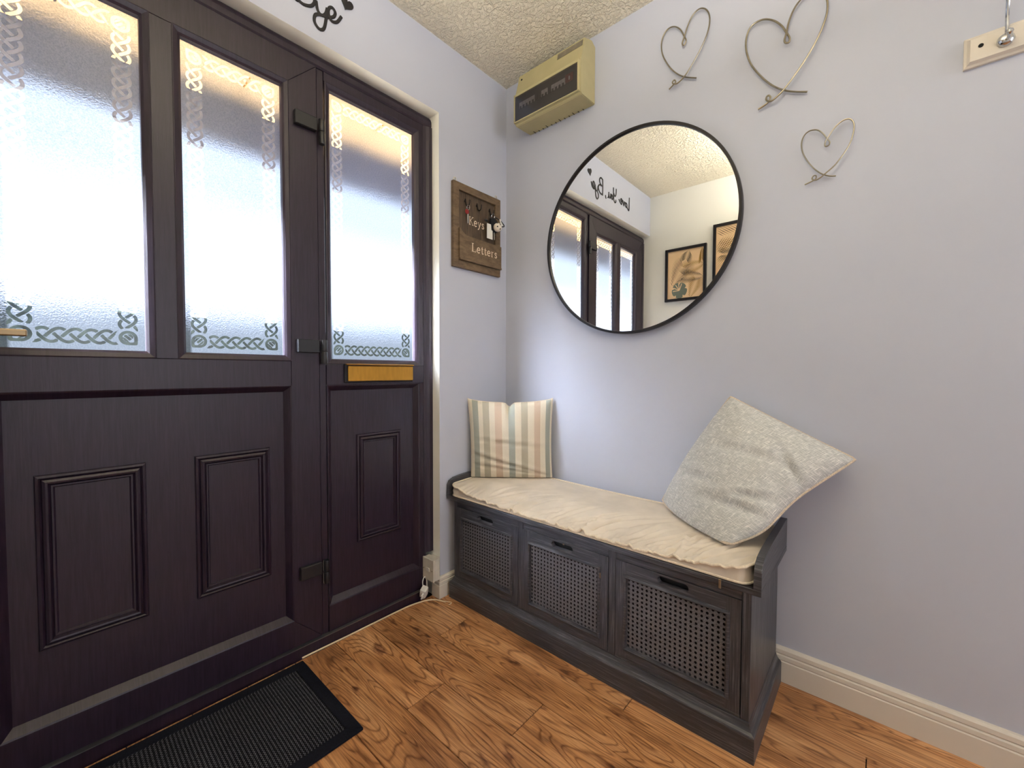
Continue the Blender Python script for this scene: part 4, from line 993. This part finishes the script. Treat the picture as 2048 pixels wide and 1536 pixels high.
# ------------------------------------------------------------------ door mat
mt = thing('door_mat', 'dark blue woven door mat with taped border in front of the door', 'mat', (0.18, -1.36, 0.0))
mx0, mx1, my0, my1 = -0.020, 0.385, -1.68, -1.006; bw = 0.034
bobj('mat_field', (mx0+bw-0.002, mx1-bw+0.002, my0+bw-0.002, my1-bw+0.002, 0.0005, 0.0062), 'mat_field', mt)
for pl in ([(mx0, my0), (mx0, my1), (mx0+bw, my1-bw), (mx0+bw, my0+bw)], [(mx1, my0), (mx1-bw, my0+bw), (mx1-bw, my1-bw), (mx1, my1)],
           [(mx0, my1), (mx1, my1), (mx1-bw, my1-bw), (mx0+bw, my1-bw)], [(mx0, my0), (mx0+bw, my0+bw), (mx1-bw, my0+bw), (mx1, my0)]):
    bm = bmesh.new(); prism(bm, pl, 2, 0.0005, 0.0078); bmesh.ops.bevel(bm, geom=bm.edges[:], offset=0.001, segments=1, affect='EDGES'); finish('mat_border', bm, 'mat_border', mt)
adopt(mt)

# ------------------------------------------------------------------ fused spur, plug, cables
fs = thing('fused_spur', 'white electrical connection box low on the door reveal above the skirting', 'socket box', (-0.04, YA, 0.08))
bobj('back_box', (-0.046, -0.001, -0.4455, YA-0.0005, 0.096, 0.178), 'white_plastic', fs, 0.001)
bobj('pattress', (-0.053, 0.021, -0.473, -0.4462, 0.090, 0.182), 'white_plastic', fs, 0.002, 2)
bobj('face_plate', (-0.054, 0.022, -0.482, -0.4735, 0.088, 0.184), 'white_plastic', fs, 0.0025, 2)
for sx_ in (-0.045, 0.012): lobj('screw', [(0.003, 0), (0.003, 0.0006), (0, 0.0006)], (sx_, -0.482, 0.136), (0, -1, 0), 'grey_label', fs, 10)
bobj('fuse_carrier', (-0.027, -0.006, -0.4835, -0.4818, 0.128, 0.144), 'white', fs, 0.0006)
adopt(fs)
pg = thing('plug', 'small white plug hanging on a looped flex below the connection box', 'plug', (-0.02, -0.5, 0.04))
bm = bmesh.new(); box(bm, -0.018, 0.010, -0.016, 0.016, -0.022, 0.022, 0.005, 2)
pb = finish('plug_body', bm, 'white', pg, smooth=True, loc=(-0.020, -0.496, 0.040)); pb.rotation_euler = (0.35, 0.25, 0.5)
for d in ((-0.008, 0.008), (-0.008, -0.008)): bobj('plug_pin', (-0.003, 0.003, -0.032, -0.016, d[1]-0.003, d[1]+0.003), 'white', pb, 0.0005)
tobj('flex', catmull([(-0.030, -0.498, 0.062), (-0.030, -0.500, 0.085), (-0.034, -0.488, 0.099), (-0.036, -0.476, 0.085), (-0.034, -0.474, 0.05), (-0.030, -0.480, 0.022), (-0.030, -0.500, 0.008)], 6), 0.0022, 'white', pg, 8)
adopt(pg)
cb = tobj('floor_cable', catmull([(-0.040, -1.000, 0.0030), (-0.039, -0.92, 0.003), (-0.0375, -0.823, 0.003), (-0.0375, -0.738, 0.003), (-0.037, -0.628, 0.003), (-0.034, -0.56, 0.003), (-0.018, -0.497, 0.003), (0.006, -0.464, 0.003), (0.032, -0.452, 0.003), (0.055, -0.443, 0.003)], 6), 0.0028, 'cable', None, 8)
tag(cb, 'thin white cable running along the floor beside the door threshold', 'cable')
wr_ = tobj('wire_scrap', catmull([(0.050, -0.440, 0.0022), (0.066, -0.432, 0.0022), (0.078, -0.430, 0.004), (0.082, -0.436, 0.002), (0.080, -0.446, 0.002)], 5), 0.0016, 'cable', None, 6)
tag(wr_, 'short bent wire end on the floor by the bench plinth corner', 'wire')

# ------------------------------------------------------------------ pendant lamp in the hall (outside the picture)
cl = thing('pendant_lamp', 'pendant ceiling lamp in the hall, outside the picture', 'ceiling lamp', (1.25, -1.2, H))
lobj('ceiling_rose', [(0.05, 0.0), (0.05, 0.012), (0.02, 0.025), (0, 0.025)], (1.25, -1.2, H), (0, 0, -1), 'white', cl, 24)
tobj('lamp_flex', [(1.25, -1.2, H-0.02), (1.25, -1.2, 2.01)], 0.003, 'white', cl, 8)
lobj('lamp_holder', [(0, 0), (0.018, 0), (0.02, 0.03), (0.015, 0.05), (0, 0.05)], (1.25, -1.2, 1.975), (0, 0, 1), 'white', cl, 16)
lobj('bowl_shade', [(0, -0.06), (0.09, -0.05), (0.16, -0.02), (0.205, 0.03), (0.20, 0.03), (0.155, -0.014), (0.09, -0.042), (0, -0.052)], (1.25, -1.2, 1.99), (0, 0, 1), 'white', cl, 32)
adopt(cl)

# ------------------------------------------------------------------ outside, seen through the glass
M['paving'] = simple('sandstone_paving', srgb(160, 146, 122), 0.9, nscale=6, namt=0.1)
M['render_white'] = simple('white_render', srgb(240, 240, 238), 0.9, nscale=2, namt=0.02)
M['soffit'] = simple('timber_soffit', srgb(212, 180, 136), 0.6, nscale=6, namt=0.1, stretch=(1, 12, 1))
M['hedge'] = simple('hedge_leaves', srgb(58, 66, 60), 0.9, nscale=14, namt=0.5)
M['slate'] = simple('slate_roof', srgb(92, 96, 110), 0.8, nscale=4, namt=0.1)
gd = bobj('garden_path', (-14, -0.152, -12, 10, -0.25, -0.12), 'paving'); gd['kind'] = 'structure'
pc = thing('porch_canopy', 'timber lined porch canopy outside, above the glazed door', 'canopy', (-0.7, -0.9, 2.1))
for k in range(12):
    bobj('soffit_board', (-0.91, -0.16, -2.6+k*0.27, -2.6+k*0.27+0.262, 2.20, 2.22), 'soffit', pc, 0.003)
bobj('canopy_roof', (-0.95, -0.155, -2.62, 0.66, 2.225, 2.30), 'slate', pc)
bobj('fascia_beam', (-0.95, -0.915, -2.62, 0.66, 1.98, 2.30), 'slate', pc)
adopt(pc)
hs = thing('house_wall', 'white rendered house across the street, seen blurred through the door glass', 'building', (-9.0, -1.0, -0.12))
bobj('facade', (-9.4, -9.0, -11, 9, -0.12, 1.75), 'render_white', hs)
bm = bmesh.new(); prism(bm, [(-8.8, 1.7), (-12.5, 2.7), (-12.5, 1.7)], 1, -11.3, 9.3); finish('roof', bm, 'slate', hs)
adopt(hs)
bm = bmesh.new(); bmesh.ops.create_grid(bm, x_segments=90, y_segments=14, size=0.5)
for v in bm.verts:
    x, y = v.co.x, v.co.y
    yy = x*14-1; a = y*math.pi
    v.co = Vector((-5.0+0.30*math.sin(a)*1.2+random.uniform(-.05, .05), yy, -0.12+1.72*math.cos(a*0.98)**0.5 if math.cos(a*0.98) > 0 else -0.12))
    v.co.z += random.uniform(-0.05, 0.05) if v.co.z > 0 else 0
hd = finish('hedge', bm, 'hedge', smooth='all'); tag(hd, 'low dark green hedge outside, behind the lower edge of the door glass', 'hedge')
